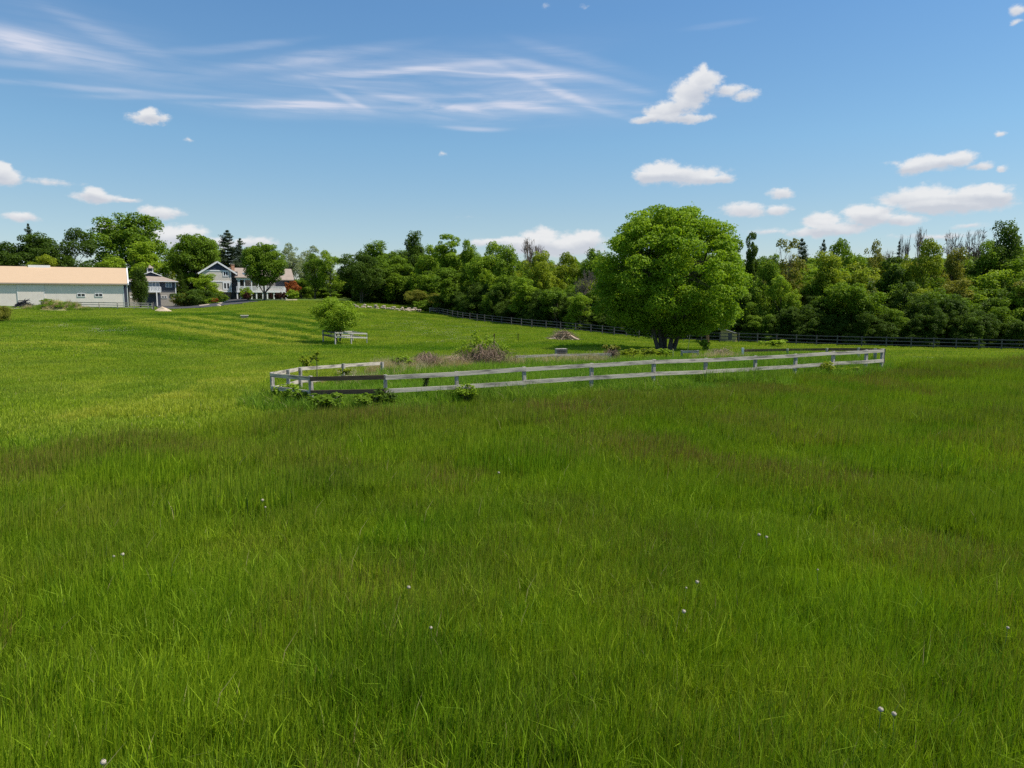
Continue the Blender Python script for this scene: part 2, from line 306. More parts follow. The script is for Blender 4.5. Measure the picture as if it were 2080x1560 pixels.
M['wood_dark'] = mat_plain('dark_fence_wood', (.10, .095, .095), .9, .3, 3, (1, 1, 6))
GRASS_DENS = 1.0
# ------------------------------------------------------------------ terrain
CTRL = []
for x, y, z in [(0,0,0),(-8,0,0),(8,0,0),(-25,-5,0),(25,-5,0),(0,6,0),(-7,7,0),(7,7,0),(0,14,.02),(-10,14,-.08),(10,14,.1),(16,22,.25),(6,19,.15),(-4,20,.15),(0,-40,0),(-60,-40,0),(60,-40,0)]:
    CTRL.append((x, y, z))
PEN = [(553,757,26.0),(632,764.5,24.0),(782,761.5,23.5),(928,754.5,24.4),(1066,746,25.3),(1201,738,26.35),(1327,731,27.4),(1434,727.5,28.6),(1535,723,29.7),(1616,718.5,30.7),(1693,714,31.7),(1760,711,32.5),(1793,709,33.0)]
PENB = [(1779,708,34.5),(1745,707,37),(1680,707.5,39),(1600,708.5,40.5),(1508,709.5,41.5),(1397,713,42),(1260,717,41.8),(1130,720,41),(1010,724,39.8),(890,729,37.5),(776,735.5,34.5),(697,739.5,32),(609,746.5,29.5),(585,751.5,28)]
PH = 1.18
for u, v, Y in PEN + PENB:
    p = at(u, v, Y); CTRL.append((p[0], p[1], p[2] - PH + (.45 if 33.5 < Y else .12 if Y > 30.8 and u < 700 else 0)))
for u, v, Y in [(0,900,20),(0,1000,14.6),(200,880,21),(0,780,36),(250,790,33),(450,800,28),(0,700,62),(300,700,68),(500,700,76),(650,702,78),(0,660,95),(300,655,100),(450,648,108),
                (600,640,112),(700,692,86),(760,700,80),(800,655,112),(900,700,76),(1050,692,79),(1145,690,80),(1000,657,122),(900,641,140),(860,632,150),(750,622,150),(700,616,160),(600,610,165),
                (1200,677,108),(1352,714,62),(1352,694,95),(1500,697,93),(1600,702,88),(1700,705,86),(1850,708,86),(2080,713,85),(2300,715,84),(1900,722,62),(2080,727,52),(2300,735,50),
                (100,628,130),(250,624,138),(310,629,130),(0,626,126),(-200,626,118),(-200,700,60),(-300,800,33),(-400,1000,14),(340,626,150),(300,622.5,163),(360,622.5,163),(400,622,158),(480,608.5,172),(560,608,174),(620,608,176),
                (-200,606,200),(200,606,220),(520,605,230),(760,607,200),(1000,630,180),(1300,660,150),(1700,675,150),(2080,680,150)]:
    CTRL.append(tuple(at(u, v, Y)))
for x, y, z in [(-500,500,3),(0,600,2),(500,500,-2),(900,0,-1),(-900,0,1),(0,-900,0),(0,1200,2)]: CTRL.append((x, y, z))
CT = np.array(CTRL, float)
def _w(x, y):                                # compress distance so far points weigh like near ones
    r = np.sqrt(x * x + y * y) + 1e-6; s = np.log1p(r / 18.0) / r * 3.0
    return x * s, y * s
def _k(r2): return np.where(r2 > 1e-12, .5 * r2 * np.log(np.maximum(r2, 1e-12)), 0)
cx, cy = _w(CT[:, 0], CT[:, 1]); NCT = len(CT)
A_ = np.zeros((NCT + 3, NCT + 3)); A_[:NCT, :NCT] = _k((cx[:, None] - cx) ** 2 + (cy[:, None] - cy) ** 2) + np.eye(NCT) * .004
A_[:NCT, NCT] = 1; A_[:NCT, NCT + 1] = cx; A_[:NCT, NCT + 2] = cy; A_[NCT:, :NCT] = A_[:NCT, NCT:].T
W_ = np.linalg.solve(A_, np.concatenate([CT[:, 2], np.zeros(3)]))
def gz(x, y):
    x = np.atleast_1d(np.asarray(x, float)); y = np.atleast_1d(np.asarray(y, float)); sh = x.shape
    a, b = _w(x.ravel(), y.ravel()); out = np.empty(a.shape)
    for i in range(0, len(a), 20000):
        aa, bb = a[i:i + 20000], b[i:i + 20000]
        out[i:i + 20000] = _k((aa[:, None] - cx) ** 2 + (bb[:, None] - cy) ** 2) @ W_[:NCT] + W_[NCT] + W_[NCT + 1] * aa + W_[NCT + 2] * bb
    far = np.clip((np.sqrt(x.ravel() ** 2 + y.ravel() ** 2) - 350) / 400, 0, 1)
    return (out * (1 - far) + 1.0 * far).reshape(sh)
def gz1(x, y): return float(gz(x, y)[0])
def hit(u, v, dz=0.0, ymin=4.0, ymax=400.0):
    d = ray(u, v); Y = np.geomspace(ymin, ymax, 900); X = d[0] * Y / d[1]; Z = HC + d[2] * Y / d[1]
    below = np.nonzero(Z < gz(X, Y) + dz)[0]
    if len(below) == 0: i = len(Y) - 1
    else: i = below[0]
    return np.array((X[i], Y[i], gz1(X[i], Y[i])))
def inpoly(x, y, P):
    x = np.asarray(x); y = np.asarray(y); r = np.zeros(x.shape, bool); j = len(P) - 1
    for i in range(len(P)):
        xi, yi = P[i][0], P[i][1]; xj, yj = P[j][0], P[j][1]
        c = ((yi > y) != (yj > y)) & (x < (xj - xi) * (y - yi) / (yj - yi + 1e-12) + xi); r ^= c; j = i
    return r
def segdist(x, y, P):
    d = np.full(np.shape(x), 1e9)
    for (a, b) in zip(P[:-1], P[1:]):
        ax, ay, bx, by = a[0], a[1], b[0], b[1]; L2 = (bx - ax) ** 2 + (by - ay) ** 2 + 1e-9
        t = np.clip(((x - ax) * (bx - ax) + (y - ay) * (by - ay)) / L2, 0, 1)
        d = np.minimum(d, np.hypot(x - ax - t * (bx - ax), y - ay - t * (by - ay)))
    return d
_rs = np.random.RandomState(5); _ph = _rs.rand(40, 3) * 6.283; _dr = _rs.rand(40) * 6.283
def fnoise(x, y, L, k0=0, oct=4):            # smooth value field about -1..1 with feature size L
    s = 0; a = 1; tot = 0
    for o in range(oct):
        for j in range(3):
            i = (k0 + o * 3 + j) % 40; f = 6.283 / L * (1.9 ** o) * (1 + .23 * j)
            s = s + a * np.sin(f * (x * math.cos(_dr[i]) + y * math.sin(_dr[i])) + _ph[i, 0] + 1.3 * np.sin(f * .6 * (y * math.cos(_dr[i]) - x * math.sin(_dr[i])) + _ph[i, 1]))
        tot += a * 1.7; a *= .6
    return s / tot
pen_xy = [at(u, v, Y)[:2] for u, v, Y in PEN + PENB]
TALL_EDGE = [(-400,960),(0,905),(200,880),(330,864),(450,850),(600,838),(760,828),(900,818),(1066,808),(1201,797),(1327,789),(1434,781),(1616,763),(1760,750),(1830,738),(2080,734),(2400,732)]
te = [hit(u, v, .3) for u, v in TALL_EDGE]
te_az = np.array([math.atan2(p[0], p[1]) for p in te]); te_r = np.array([math.hypot(p[0], p[1]) for p in te])
def tall_edge_r(x, y): return np.interp(np.arctan2(x, y), te_az, te_r) + 1.5 * fnoise(np.asarray(x, float), np.asarray(y, float), 4.5, 21) * (np.asarray(x) < -2)
bright_lines = [[hit(*p) for p in L_] for L_ in ([(270,652),(340,664),(420,682),(520,697),(620,701)], [(0,700),(90,698),(180,703)], [(250,840),(330,815),(400,800),(470,783),(540,757)], [(1300,697),(1600,706),(1830,712),(2080,717)], [(745,690),(800,688)])]
dark_lines = [[hit(*p) for p in L_] for L_ in ([(330,640),(450,638),(560,650),(640,668)], [(0,655),(120,652),(230,658)], [(700,706),(900,710),(1050,706),(1180,703)], [(250,672),(330,685),(390,694)])]
stripe_poly = [hit(*p)[:2] for p in ((290,648),(500,636),(640,645),(655,690),(560,702),(420,690))]
olive_poly = [hit(*p)[:2] for p in ((430,622),(640,608),(720,618),(640,640),(470,636))]
def tone(x, y):                              # (yellow, dark, brown) of the grass at a place
    r = np.hypot(x, y)
    ye = .34 + .28 * fnoise(x, y, 16) + .18 * fnoise(x, y, 3.5, 9); dk = .2 - .36 * fnoise(x, y, 13, 20) + .2 * fnoise(x, y, 3, 27)
    for L_ in bright_lines:
        w = 1.0 if L_[0][1] < 60 else 1.6
        g = np.exp(-(segdist(x, y, L_) / w) ** 2) * (.8 + .3 * fnoise(x, y, 4, 3)); ye = ye + .65 * g; dk = dk - .5 * g
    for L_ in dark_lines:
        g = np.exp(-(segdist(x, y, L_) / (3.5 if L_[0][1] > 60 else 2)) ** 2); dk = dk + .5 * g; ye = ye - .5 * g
    sx, sy = 0.64, 0.76
    stp = np.clip(np.sin((x * sx + y * sy) * 6.283 / 4.6 + .8 * fnoise(x, y, 25, 6)) * 1.6, -1, 1)
    inp = inpoly(x, y, stripe_poly) * 1.0; ye = ye + inp * (.30 + .5 * stp); dk = dk + inp * (-.05 - .4 * stp)
    ol = inpoly(x, y, olive_poly) * 1.0; ye = ye + ol * .15
    inpen = inpoly(x, y, pen_xy)
    tallz = (r < tall_edge_r(x, y))
    br = np.where(tallz, np.clip(.27 + .62 * fnoise(x, y, 7, 14) + .3 * fnoise(x, y, 2, 33), 0, 1), .12)
    edge = .3 * np.clip(1 - np.abs(r - tall_edge_r(x, y) + 1.6) / 3.2, 0, 1); br = np.where(tallz, np.clip(br + edge, 0, 1), br)
    ye = np.where(tallz, .24 + .32 * fnoise(x, y, 6, 2), ye); dk = np.where(tallz, .14 - .38 * fnoise(x, y, 5, 24), dk)
    ye = np.where(inpen, .2 + .3 * fnoise(x, y, 4, 2), ye); dk = np.where(inpen, .2 + .3 * fnoise(x, y, 5, 24), dk)
    return np.clip(np.stack([ye, dk, br, np.ones_like(ye)], -1), 0, 1)

def grid_axis():
    a = [0.0]; s = .8
    while a[-1] < 4000: a.append(a[-1] + s); s = min(s * (1.0 if a[-1] < 50 else 1.012 if a[-1] < 200 else 1.1), 300)
    return np.array(a)
ga = grid_axis(); gx = np.concatenate([-ga[:0:-1], ga]); gy = np.concatenate([-ga[40:0:-1] if len(ga) > 40 else [], ga]); gy = np.concatenate([[-3500, -1200, -400, -120], gy])
GX, GY = np.meshgrid(gx, gy); GZ = gz(GX, GY) + .05 * fnoise(GX, GY, 5, 11) * (np.hypot(GX, GY) > 12)
nx, ny = len(gx), len(gy); idx = np.arange(nx * ny).reshape(ny, nx)
Fq = np.stack([idx[:-1, :-1], idx[:-1, 1:], idx[1:, 1:], idx[1:, :-1]], -1).reshape(-1, 4)
m, nd, L = nmat('ground_turf')
a = nd('ShaderNodeAttribute', attribute_name='tone'); ts = nd('ShaderNodeSeparateColor'); L.new(a.outputs['Color'], ts.inputs[0])
geo = nd('ShaderNodeNewGeometry')
n1 = nd('ShaderNodeTexNoise'); n1.inputs['Scale'].default_value = .35; n1.inputs['Detail'].default_value = 9; n1.inputs['Roughness'].default_value = .7; L.new(geo.outputs['Position'], n1.inputs['Vector'])
n2 = nd('ShaderNodeTexNoise'); n2.inputs['Scale'].default_value = 2.5; n2.inputs['Detail'].default_value = 8; n2.inputs['Roughness'].default_value = .75; L.new(geo.outputs['Position'], n2.inputs['Vector'])
ad = nd('ShaderNodeMath', operation='ADD'); L.new(n1.outputs['Fac'], ad.inputs[0]); L.new(n2.outputs['Fac'], ad.inputs[1])
mr = nd('ShaderNodeMapRange'); L.new(ad.outputs[0], mr.inputs[0]); mr.inputs[1].default_value = .75; mr.inputs[2].default_value = 1.25
mx = nd('ShaderNodeMixRGB'); L.new(mr.outputs[0], mx.inputs[0]); mx.inputs[1].default_value = (.036, .075, .010, 1); mx.inputs[2].default_value = (.085, .150, .018, 1)
my = nd('ShaderNodeMixRGB'); L.new(ts.outputs[0], my.inputs[0]); L.new(mx.outputs[0], my.inputs[1]); my.inputs[2].default_value = (.17, .21, .04, 1)
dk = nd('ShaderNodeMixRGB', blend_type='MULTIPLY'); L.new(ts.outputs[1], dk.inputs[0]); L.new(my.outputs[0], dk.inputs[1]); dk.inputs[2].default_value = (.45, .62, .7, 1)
p = nd('ShaderNodeBsdfPrincipled'); L.new(dk.outputs[0], p.inputs['Base Color']); p.inputs['Roughness'].default_value = .9; p.inputs['Specular IOR Level'].default_value = .1
b = nd('ShaderNodeBump'); b.inputs['Strength'].default_value = .8; b.inputs['Distance'].default_value = .12; L.new(n2.outputs['Fac'], b.inputs['Height']); L.new(b.outputs[0], p.inputs['Normal'])
o = nd('ShaderNodeOutputMaterial'); L.new(p.outputs[0], o.inputs[0]); M['turf'] = m
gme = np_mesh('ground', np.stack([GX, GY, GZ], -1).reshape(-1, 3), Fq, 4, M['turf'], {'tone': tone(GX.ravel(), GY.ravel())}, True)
setp(link('ground', gme), kind='structure')

# ------------------------------------------------------------------ grass: patches of real blades, instanced over the field
def blades(rng, n, size, h0, h1, w, lean=.35, brown=.0, straw=.02, bh=1.35, clump=0, wind=.12, bw=.6):
    pos = rng.uniform(-size / 2, size / 2, (n, 2))
    if clump:
        c = rng.uniform(-size / 2, size / 2, (clump, 2)); pos = c[rng.randint(0, clump, n)] + rng.normal(0, size * .06, (n, 2))
    th = rng.uniform(0, 6.283, n); h = rng.uniform(h0, h1, n) * rng.choice([.6, .8, 1, 1.05, 1.2], n); isb = rng.rand(n) < brown; h = np.where(isb, h * bh, h)
    ww = w * rng.uniform(.6, 1.25, n) * np.where(isb, bw, 1); la = rng.uniform(0, 6.283, n); le = h * lean * rng.rand(n) ** 1.2 * np.where(isb, .45, 1)
    dx, dy = np.cos(la) * le + wind * h * .5, np.sin(la) * le
    ax, ay = np.cos(th) * ww / 2, np.sin(th) * ww / 2
    z = np.zeros(n) - .03
    P0 = np.stack([pos[:, 0] - ax, pos[:, 1] - ay, z], 1); P1 = np.stack([pos[:, 0] + ax, pos[:, 1] + ay, z], 1)
    mx_, my_ = pos[:, 0] + dx * .35, pos[:, 1] + dy * .35; mz = h * .6; f = np.where(isb, 1.5, .85)
    P2 = np.stack([mx_ - ax * f, my_ - ay * f, mz], 1); P3 = np.stack([mx_ + ax * f, my_ + ay * f, mz], 1)
    P4 = np.stack([pos[:, 0] + dx, pos[:, 1] + dy, h * np.sqrt(np.maximum(.2, 1 - (le / h) ** 2 * .6))], 1)
    V = np.stack([P0, P1, P2, P3, P4], 1).reshape(-1, 3); b0 = (np.arange(n) * 5)[:, None]
    F = np.concatenate([b0 + np.array([[0, 1, 3]]), b0 + np.array([[0, 3, 2]]), b0 + np.array([[2, 3, 4]])], 1).reshape(-1, 3)
    rr = rng.rand(n); dr = (rng.rand(n) < straw) * rng.uniform(.4, 1, n)
    tint = np.zeros((n, 5, 3)); tint[:, :, 0] = rr[:, None]; tint[:, :, 2] = dr[:, None]
    tint[:, 2:, 1] = isb[:, None] * 1.0; tint[:, :2, 1] = isb[:, None] * .35; tint[:, 4, 1] = np.maximum(tint[:, 4, 1], .25)
    return V, F, tint.reshape(-1, 3)
def patch(name, mat, parts):
    Vs, Fs, Ts, o = [], [], [], 0
    for V, F, T in parts: Vs.append(V); Fs.append(F + o); Ts.append(T); o += len(V)
    return bpy.data.objects.new(name, np_mesh(name, np.concatenate(Vs), np.concatenate(Fs), 3, mat, {'tint': np.concatenate(Ts)}))
def scatter(name, P, rot, scl, variants, tones=None, zs=None, pick=None, **props):
    """one stuff object: a point cloud whose points carry copies of the variant meshes"""
    col = bpy.data.collections.new(name + '_variants')
    for v in variants: col.objects.link(v)
    n = len(P); me = bpy.data.meshes.new(name); me.vertices.add(n); me.vertices.foreach_set('co', np.asarray(P, np.float32).ravel())
    r3 = np.zeros((n, 3), np.float32); r3[:] = rot
    s3 = np.ones((n, 3), np.float32) * np.asarray(scl, np.float32).reshape(n, -1)
    a = me.attributes.new('prot', 'FLOAT_VECTOR', 'POINT'); a.data.foreach_set('vector', r3.ravel())
    a = me.attributes.new('pscl', 'FLOAT_VECTOR', 'POINT'); a.data.foreach_set('vector', s3.ravel())
    if pick is None: pick = np.random.RandomState(n).randint(0, len(variants), n)
    a = me.attributes.new('pidx', 'INT', 'POINT'); a.data.foreach_set('value', np.asarray(pick, np.int32))
    if tones is not None: a = me.attributes.new('tone', 'FLOAT_COLOR', 'POINT'); a.data.foreach_set('color', np.asarray(tones, np.float32).ravel())
    o = link(name, me); ng = bpy.data.node_groups.new(name + '_nodes', 'GeometryNodeTree')
    ng.interface.new_socket('Geometry', in_out='INPUT', socket_type='NodeSocketGeometry'); ng.interface.new_socket('Geometry', in_out='OUTPUT', socket_type='NodeSocketGeometry')
    N, L = ng.nodes, ng.links; gi = N.new('NodeGroupInput'); go = N.new('NodeGroupOutput'); ip = N.new('GeometryNodeInstanceOnPoints'); ci = N.new('GeometryNodeCollectionInfo')
    ci.inputs['Collection'].default_value = col; ci.inputs['Separate Children'].default_value = True; ci.inputs['Reset Children'].default_value = True
    L.new(gi.outputs[0], ip.inputs['Points']); L.new(ci.outputs[0], ip.inputs['Instance']); ip.inputs['Pick Instance'].default_value = True
    for an, dt, sk in (('prot', 'FLOAT_VECTOR', 'Rotation'), ('pscl', 'FLOAT_VECTOR', 'Scale'), ('pidx', 'INT', 'Instance Index')):
        na = N.new('GeometryNodeInputNamedAttribute'); na.data_type = dt; na.inputs['Name'].default_value = an; L.new(na.outputs[0], ip.inputs[sk])
    L.new(ip.outputs[0], go.inputs[0]); md = o.modifiers.new('scatter', 'NODES'); md.node_group = ng
    return setp(o, kind='stuff', **props)
rg = np.random.RandomState(11)
GD = GRASS_DENS
tallA = [patch('tall_patch', M['g_tall'], [blades(rg, int(2300 * GD), 1.25, .15, .34, .0095, .55, .0, .006), blades(rg, int(650 * GD), 1.25, .22, .34, .0055, .25, 1, 0, 1.25), blades(rg, 130, 1.2, .28, .42, .011, .9, 0, .03, clump=6)]) for _ in range(6)]
tallB = [patch('tall_patch_mid', M['g_tall'], [blades(rg, int(2400 * GD), 1.9, .18, .34, .015, .45, .0, .006), blades(rg, int(1100 * GD), 1.9, .22, .36, .011, .25, 1, 0, 1.3), blades(rg, 130, 1.8, .28, .42, .018, .8, 0, .03, clump=6)]) for _ in range(5)]
shortA = [patch('short_patch', M['g_short'], [blades(rg, int(3000 * GD), 2.1, .06, .17, .016, .8, .10, .02), blades(rg, 250, 2.0, .12, .24, .02, .6, 0, .03, clump=9)]) for _ in range(5)]
shortB = [patch('short_patch_far', M['g_short'], [blades(rg, int(620 * GD), 1.75, .05, .15, .04, .8, .10, .03)]) for _ in range(4)]
penA = [patch('pen_patch', M['g_pen'], [blades(rg, int(1500 * GD), 1.4, .15, .42, .013, .7, .06, .03), blades(rg, 500, 1.4, .25, .55, .017, .9, 0, .04, clump=7)]) for _ in range(5)]
dryA = [patch('dry_patch', M['g_dry'], [blades(rg, 420, 1.0, .25, .75, .016, 1.1, .3, .4, 1.2, clump=6)]) for _ in range(4)]
drive_px_far = [(318,622.6),(360,622.4),(390,621.8),(413,620),(455,616),(463,608.4),(492,608.4),(509,611.5)]
drive_px_near = [(525,613.6),(500,617),(474,620),(436,624),(395,627),(340,628.8),(322,628.8)]
drive_poly = [hit(*p) for p in drive_px_far + drive_px_near]
def cells(rmin, rmax, step, jit, seed, maxaz=41):
    r = np.random.RandomState(seed); xs = np.arange(-rmax, rmax, step); ys = np.arange(2, rmax, step); X, Y = np.meshgrid(xs, ys)
    X = X.ravel() + r.uniform(-jit, jit, X.size); Y = Y.ravel() + r.uniform(-jit, jit, X.size); rr = np.hypot(X, Y)
    k = (rr >= rmin) & (rr < rmax) & (np.abs(np.arctan2(X, Y)) < math.radians(maxaz)); return X[k], Y[k]
def place_patches(name, X, Y, variants, seed, s0=.85, s1=1.2, tilt=.05, **pr):
    r = np.random.RandomState(seed); Z = gz(X, Y) + .05 * fnoise(X, Y, 5, 11) * (np.hypot(X, Y) > 12); n = len(X)
    hz = np.clip(1 + .35 * fnoise(X, Y, 6, 17), .6, 1.5)
    rot = np.stack([r.uniform(-tilt, tilt, n), r.uniform(-tilt, tilt, n), r.uniform(-.5, .5, n)], 1); sc = r.uniform(s0, s1, (n, 1)) * np.ones((n, 3)); sc[:, 2] *= hz
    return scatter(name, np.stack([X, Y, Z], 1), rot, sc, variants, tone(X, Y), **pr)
X, Y = cells(4, 14.5, .85, .3, 1, 46); k = np.hypot(X, Y) < tall_edge_r(X, Y)
place_patches('tall_meadow_grass', X[k], Y[k], tallA, 1, label='tall dark green meadow grass with brown seed heads in the foreground', cat='grass')
X, Y = cells(14.0, 60, 1.25, .4, 2); k = (np.hypot(X, Y) < tall_edge_r(X, Y) - .2) & ~inpoly(X, Y, pen_xy)
place_patches('meadow_grass', X[k], Y[k], tallB, 2, label='tall brownish green grass running up to the pen fence', cat='grass')
FOREST_LINE = [(875,633,150),(900,641,140),(940,650,130),(1000,658,122),(1080,667,114),(1200,677,108),(1352,693,97),(1500,697,93),(1700,706,87),(1850,709,86),(2080,713,85),(2300,716,84)]
fl = [at(u, v, Y) for u, v, Y in FOREST_LINE]; fl_az = np.array([math.atan2(p[0], p[1]) for p in fl]); fl_r = np.array([math.hypot(p[0], p[1]) for p in fl])
def open_field(X, Y):
    az = np.arctan2(X, Y); r = np.hypot(X, Y)
    return (r < np.where(az > fl_az[0], np.interp(az, fl_az, fl_r) + 4, 1e9)) & ~inpoly(X, Y, [p[:2] for p in drive_poly])
X, Y = cells(12, 62, 1.35, .45, 3); r_ = np.hypot(X, Y); k = (r_ >= tall_edge_r(X, Y) - .3) & ~inpoly(X, Y, pen_xy) & open_field(X, Y)
place_patches('pasture_grass', X[k], Y[k], shortA, 3, label='short bright green pasture grass around the pen and to the left', cat='grass')
X, Y = cells(58, 175, 1.2, .35, 4); k = open_field(X, Y)
barn_keep = np.array([hit(0, 622)[:2], hit(270, 619)[:2]])
u_, v_ = proj(X, Y, gz(X, Y)); k &= ~((v_ < 626) & (u_ < 360)) & (v_ > 609.5) & ~((v_ < 611) & (u_ < 660))
place_patches('hillside_grass', X[k], Y[k], shortB, 4, label='mown grass of the far slope below the houses and the wood', cat='grass')
X, Y = cells(22, 46, .75, .3, 5); k = inpoly(X, Y, pen_xy)
place_patches('pen_grass', X[k], Y[k], penA, 5, label='lush uneven grass growing inside the board fenced pen', cat='grass')
# lush fringe under the near fence
rf = np.random.RandomState(8); fx, fy = [], []
pp = [at(u, v, Y)[:2] for u, v, Y in PEN]
for a_, b_ in zip(pp[:-1], pp[1:]):
    n = int(np.hypot(*(b_ - a_)) / .35); t = rf.rand(n); q = a_ + (b_ - a_) * t[:, None] + rf.normal(0, .35, (n, 2)) + np.array([0, -.2]); fx += list(q[:, 0]); fy += list(q[:, 1])
place_patches('fence_line_grass', np.array(fx), np.array(fy), penA, 6, label='long green grass and weeds growing under the near pen fence', cat='grass')
# straw coloured dead grass at the back of the pen
dx_, dy_ = [], []
for (ua, va, Ya, ub, vb, Yb, n, sp_) in ((775,748,36.0,905,740,38.5,150,.8),(880,742,37.5,1010,733,40,150,.7),(700,756,30.5,800,750,32.5,20,.5),(1100,730,39.5,1230,727,40.5,90,.5),(1440,722,40,1500,721,40,40,.5),(1015,731,38.5,1060,729,39,14,.5)):
    p, q = at(ua, va, Ya), at(ub, vb, Yb); t = rf.rand(n); dx_ += list(p[0] + (q[0] - p[0]) * t + rf.normal(0, sp_, n)); dy_ += list(p[1] + (q[1] - p[1]) * t + rf.normal(0, sp_, n))
place_patches('dead_grass', np.array(dx_), np.array(dy_), dryA, 7, .6, .95, label='pale straw coloured dead grass along the back of the pen', cat='grass')
dx_, dy_ = [], []
for (u, v, n, sp_) in ((1285,797,5,.3),(870,815,2,.3),(1560,769,3,.3),(945,806,3,.2),(700,800,5,.6),(650,785,5,.5),(1605,768,3,.3),(1740,748,3,.25)):
    p = hit(u, v, .0); dx_ += list(p[0] + rf.normal(0, sp_, n)); dy_ += list(p[1] + rf.normal(0, sp_, n))
place_patches('dead_grass', np.array(dx_), np.array(dy_), dryA, 9, .3, .55, label='small tufts of dead grass at the foot of the near pen fence', cat='grass')
# darker lush tufts and low weeds standing in the foreground meadow
rk = np.random.RandomState(77); tk = [patch('tuft', M['g_pen'], [blades(rk, 150, 1.3, .18, .38, .010, .6, 0, .01, clump=3, wind=.2), blades(rk, 40, .5, .08, .2, .02, .9, 0, 0, clump=1)]) for _ in range(4)]
tz = 4.8 + 30 * rk.rand(420) ** 1.15; ta = rk.uniform(-.64, .64, 420); tx, ty = tz * np.sin(ta), tz * np.cos(ta); k = (fnoise(tx, ty, 7, 4) > -.1) & (np.hypot(tx, ty) < tall_edge_r(tx, ty) - .5) & ~inpoly(tx, ty, pen_xy)
place_patches('meadow_tufts', tx[k], ty[k], tk, 12, .7, 1.05, label='scattered darker tufts of broad bladed grass in the foreground meadow', cat='grass')
# ------------------------------------------------------------------ trees
def crown_arrays(rng, R, z0, z1, ncl, n, leaf, squash=.75, fill=.30, rough=.2, top=0.0, tail=.07, clump=(.17, .34), lobes=0):
    """leaf quads on the outside of many foliage clumps spread through an uneven crown"""
    zc, hz = (z0 + z1) / 2, (z1 - z0) / 2; ph = rng.uniform(0, 6.283, (6, 2)); fr = rng.randint(1, 5, (6, 2))
    d = rng.normal(size=(ncl, 3)); d /= np.linalg.norm(d, axis=1)[:, None]
    th = np.arctan2(d[:, 1], d[:, 0]); f = 1 + rough * sum(np.sin(fr[i, 0] * th + ph[i, 0]) * np.cos(fr[i, 1] * d[:, 2] * 2 + ph[i, 1]) for i in range(6)) / 2.4
    rho = np.where(rng.rand(ncl) < fill, rng.uniform(.2, .75, ncl), rng.uniform(.78, 1.0, ncl)) * np.clip(f, .7, 1.1)
    wide = 1 - top * d[:, 2]
    c = np.stack([d[:, 0] * R * wide, d[:, 1] * R * wide, d[:, 2] * hz], 1) * (rho * .84)[:, None]; c[:, 2] += zc
    if lobes:
        la = rng.uniform(0, 6.283, lobes) ; lr = R * np.sqrt(rng.uniform(.05, 1, lobes)) * .55; lz = np.linspace(-.55, .62, lobes) + rng.normal(0, .08, lobes)
        lsz = rng.uniform(.42, .62, lobes) * (1 - .25 * np.clip(lz, 0, 1)); lk = rng.randint(0, lobes, ncl)
        c = np.stack([np.cos(la[lk]) * lr[lk], np.sin(la[lk]) * lr[lk], lz[lk] * hz], 1) + d * (rho[:, None] * lsz[lk][:, None]) * np.array([R, R, hz * .72]); c[:, 2] = np.clip(c[:, 2], -hz * .95, hz * .93) + zc
    rc = min(R, hz) * rng.uniform(clump[0], clump[1], ncl)
    w = rc ** 2 * (1.1 - .4 * (rho < .7)); ci = rng.choice(ncl, n, p=w / w.sum())
    e = rng.normal(size=(n, 3)); e[:, 2] += .25; e /= np.linalg.norm(e, axis=1)[:, None]
    rad = rc[ci] * (1 - .45 * rng.rand(n) ** 2) * (1 + (rng.rand(n) < tail) * np.minimum(rng.exponential(.24, n), .6))
    p = c[ci] + e * rad[:, None] * np.array([1, 1, squash])
    nrm = e * .55 + rng.normal(size=(n, 3)) * .5 + np.array([0, 0, .45]); nrm /= np.linalg.norm(nrm, axis=1)[:, None]
    a = np.cross(nrm, rng.normal(size=(n, 3))); a /= np.linalg.norm(a, axis=1)[:, None]; b = np.cross(nrm, a)
    L_ = leaf * rng.uniform(.6, 1.3, n)[:, None]
    V = np.stack([p - a * L_ * .6, p + b * L_ * .36 + nrm * L_ * .12, p + a * L_ * .6 - nrm * L_ * .1, p - b * L_ * .36 + nrm * L_ * .12], 1).reshape(-1, 3)
    tint = np.repeat(np.stack([np.clip(.5 * rng.rand(n) + .5 * (rng.rand(ncl)[ci]), 0, 1), np.zeros(n), np.zeros(n)], 1), 4, 0)
    return V, np.arange(n * 4).reshape(-1, 4), tint, c, rc
def merge(parts):
    Vs, Fs, Ts, o = [], [], [], 0
    for V, F, T in parts: Vs.append(V); Fs.append(F + o); Ts.append(T); o += len(V)
    return np.concatenate(Vs), np.concatenate(Fs), np.concatenate(Ts)
def limbs(rng, H, r0, targets, fork=.3, n=6, stems=1, spread=.3, lean=(0, 0)):
    mb = MB()
    for s in range(stems):
        a = 6.283 * s / stems + rng.uniform(-.4, .4); sx, sy = (math.cos(a), math.sin(a)) if stems > 1 else (0, 0); rr = r0 * (.6 if stems > 1 else 1) * rng.uniform(.8, 1.15)
        pts = []; rad = []
        for i in range(7):
            t = i / 6; k = spread * (t ** .8) * H * .28 + .22 * (stems > 1)
            pts.append((sx * k + lean[0] * t * H + rng.normal(0, .012) * H * (i > 1), sy * k + lean[1] * t * H + rng.normal(0, .012) * H * (i > 1), -.15 + t * H * .82)); rad.append(rr * (1.25 if i == 0 else 1) * (1 - .86 * t))
        mb.tube(pts, rad, n)
        for j, T in enumerate(targets[s::stems]):
            i = int(np.clip((T[2] / H - .22) * 6, 1, 5)); P = Vector(pts[i]); T = Vector(T); mid = P.lerp(T, .5) + Vector((0, 0, -.03 * H))
            mb.tube([P, mid, T], [rad[i] * .5, rad[i] * .3, .02], 4)
    return mb
def mb_mesh(mb, name, mat):
    me = bpy.data.meshes.new(name); me.from_pydata([tuple(v) for v in mb.v], [], mb.f); me.materials.append(mat); me.update(); return me
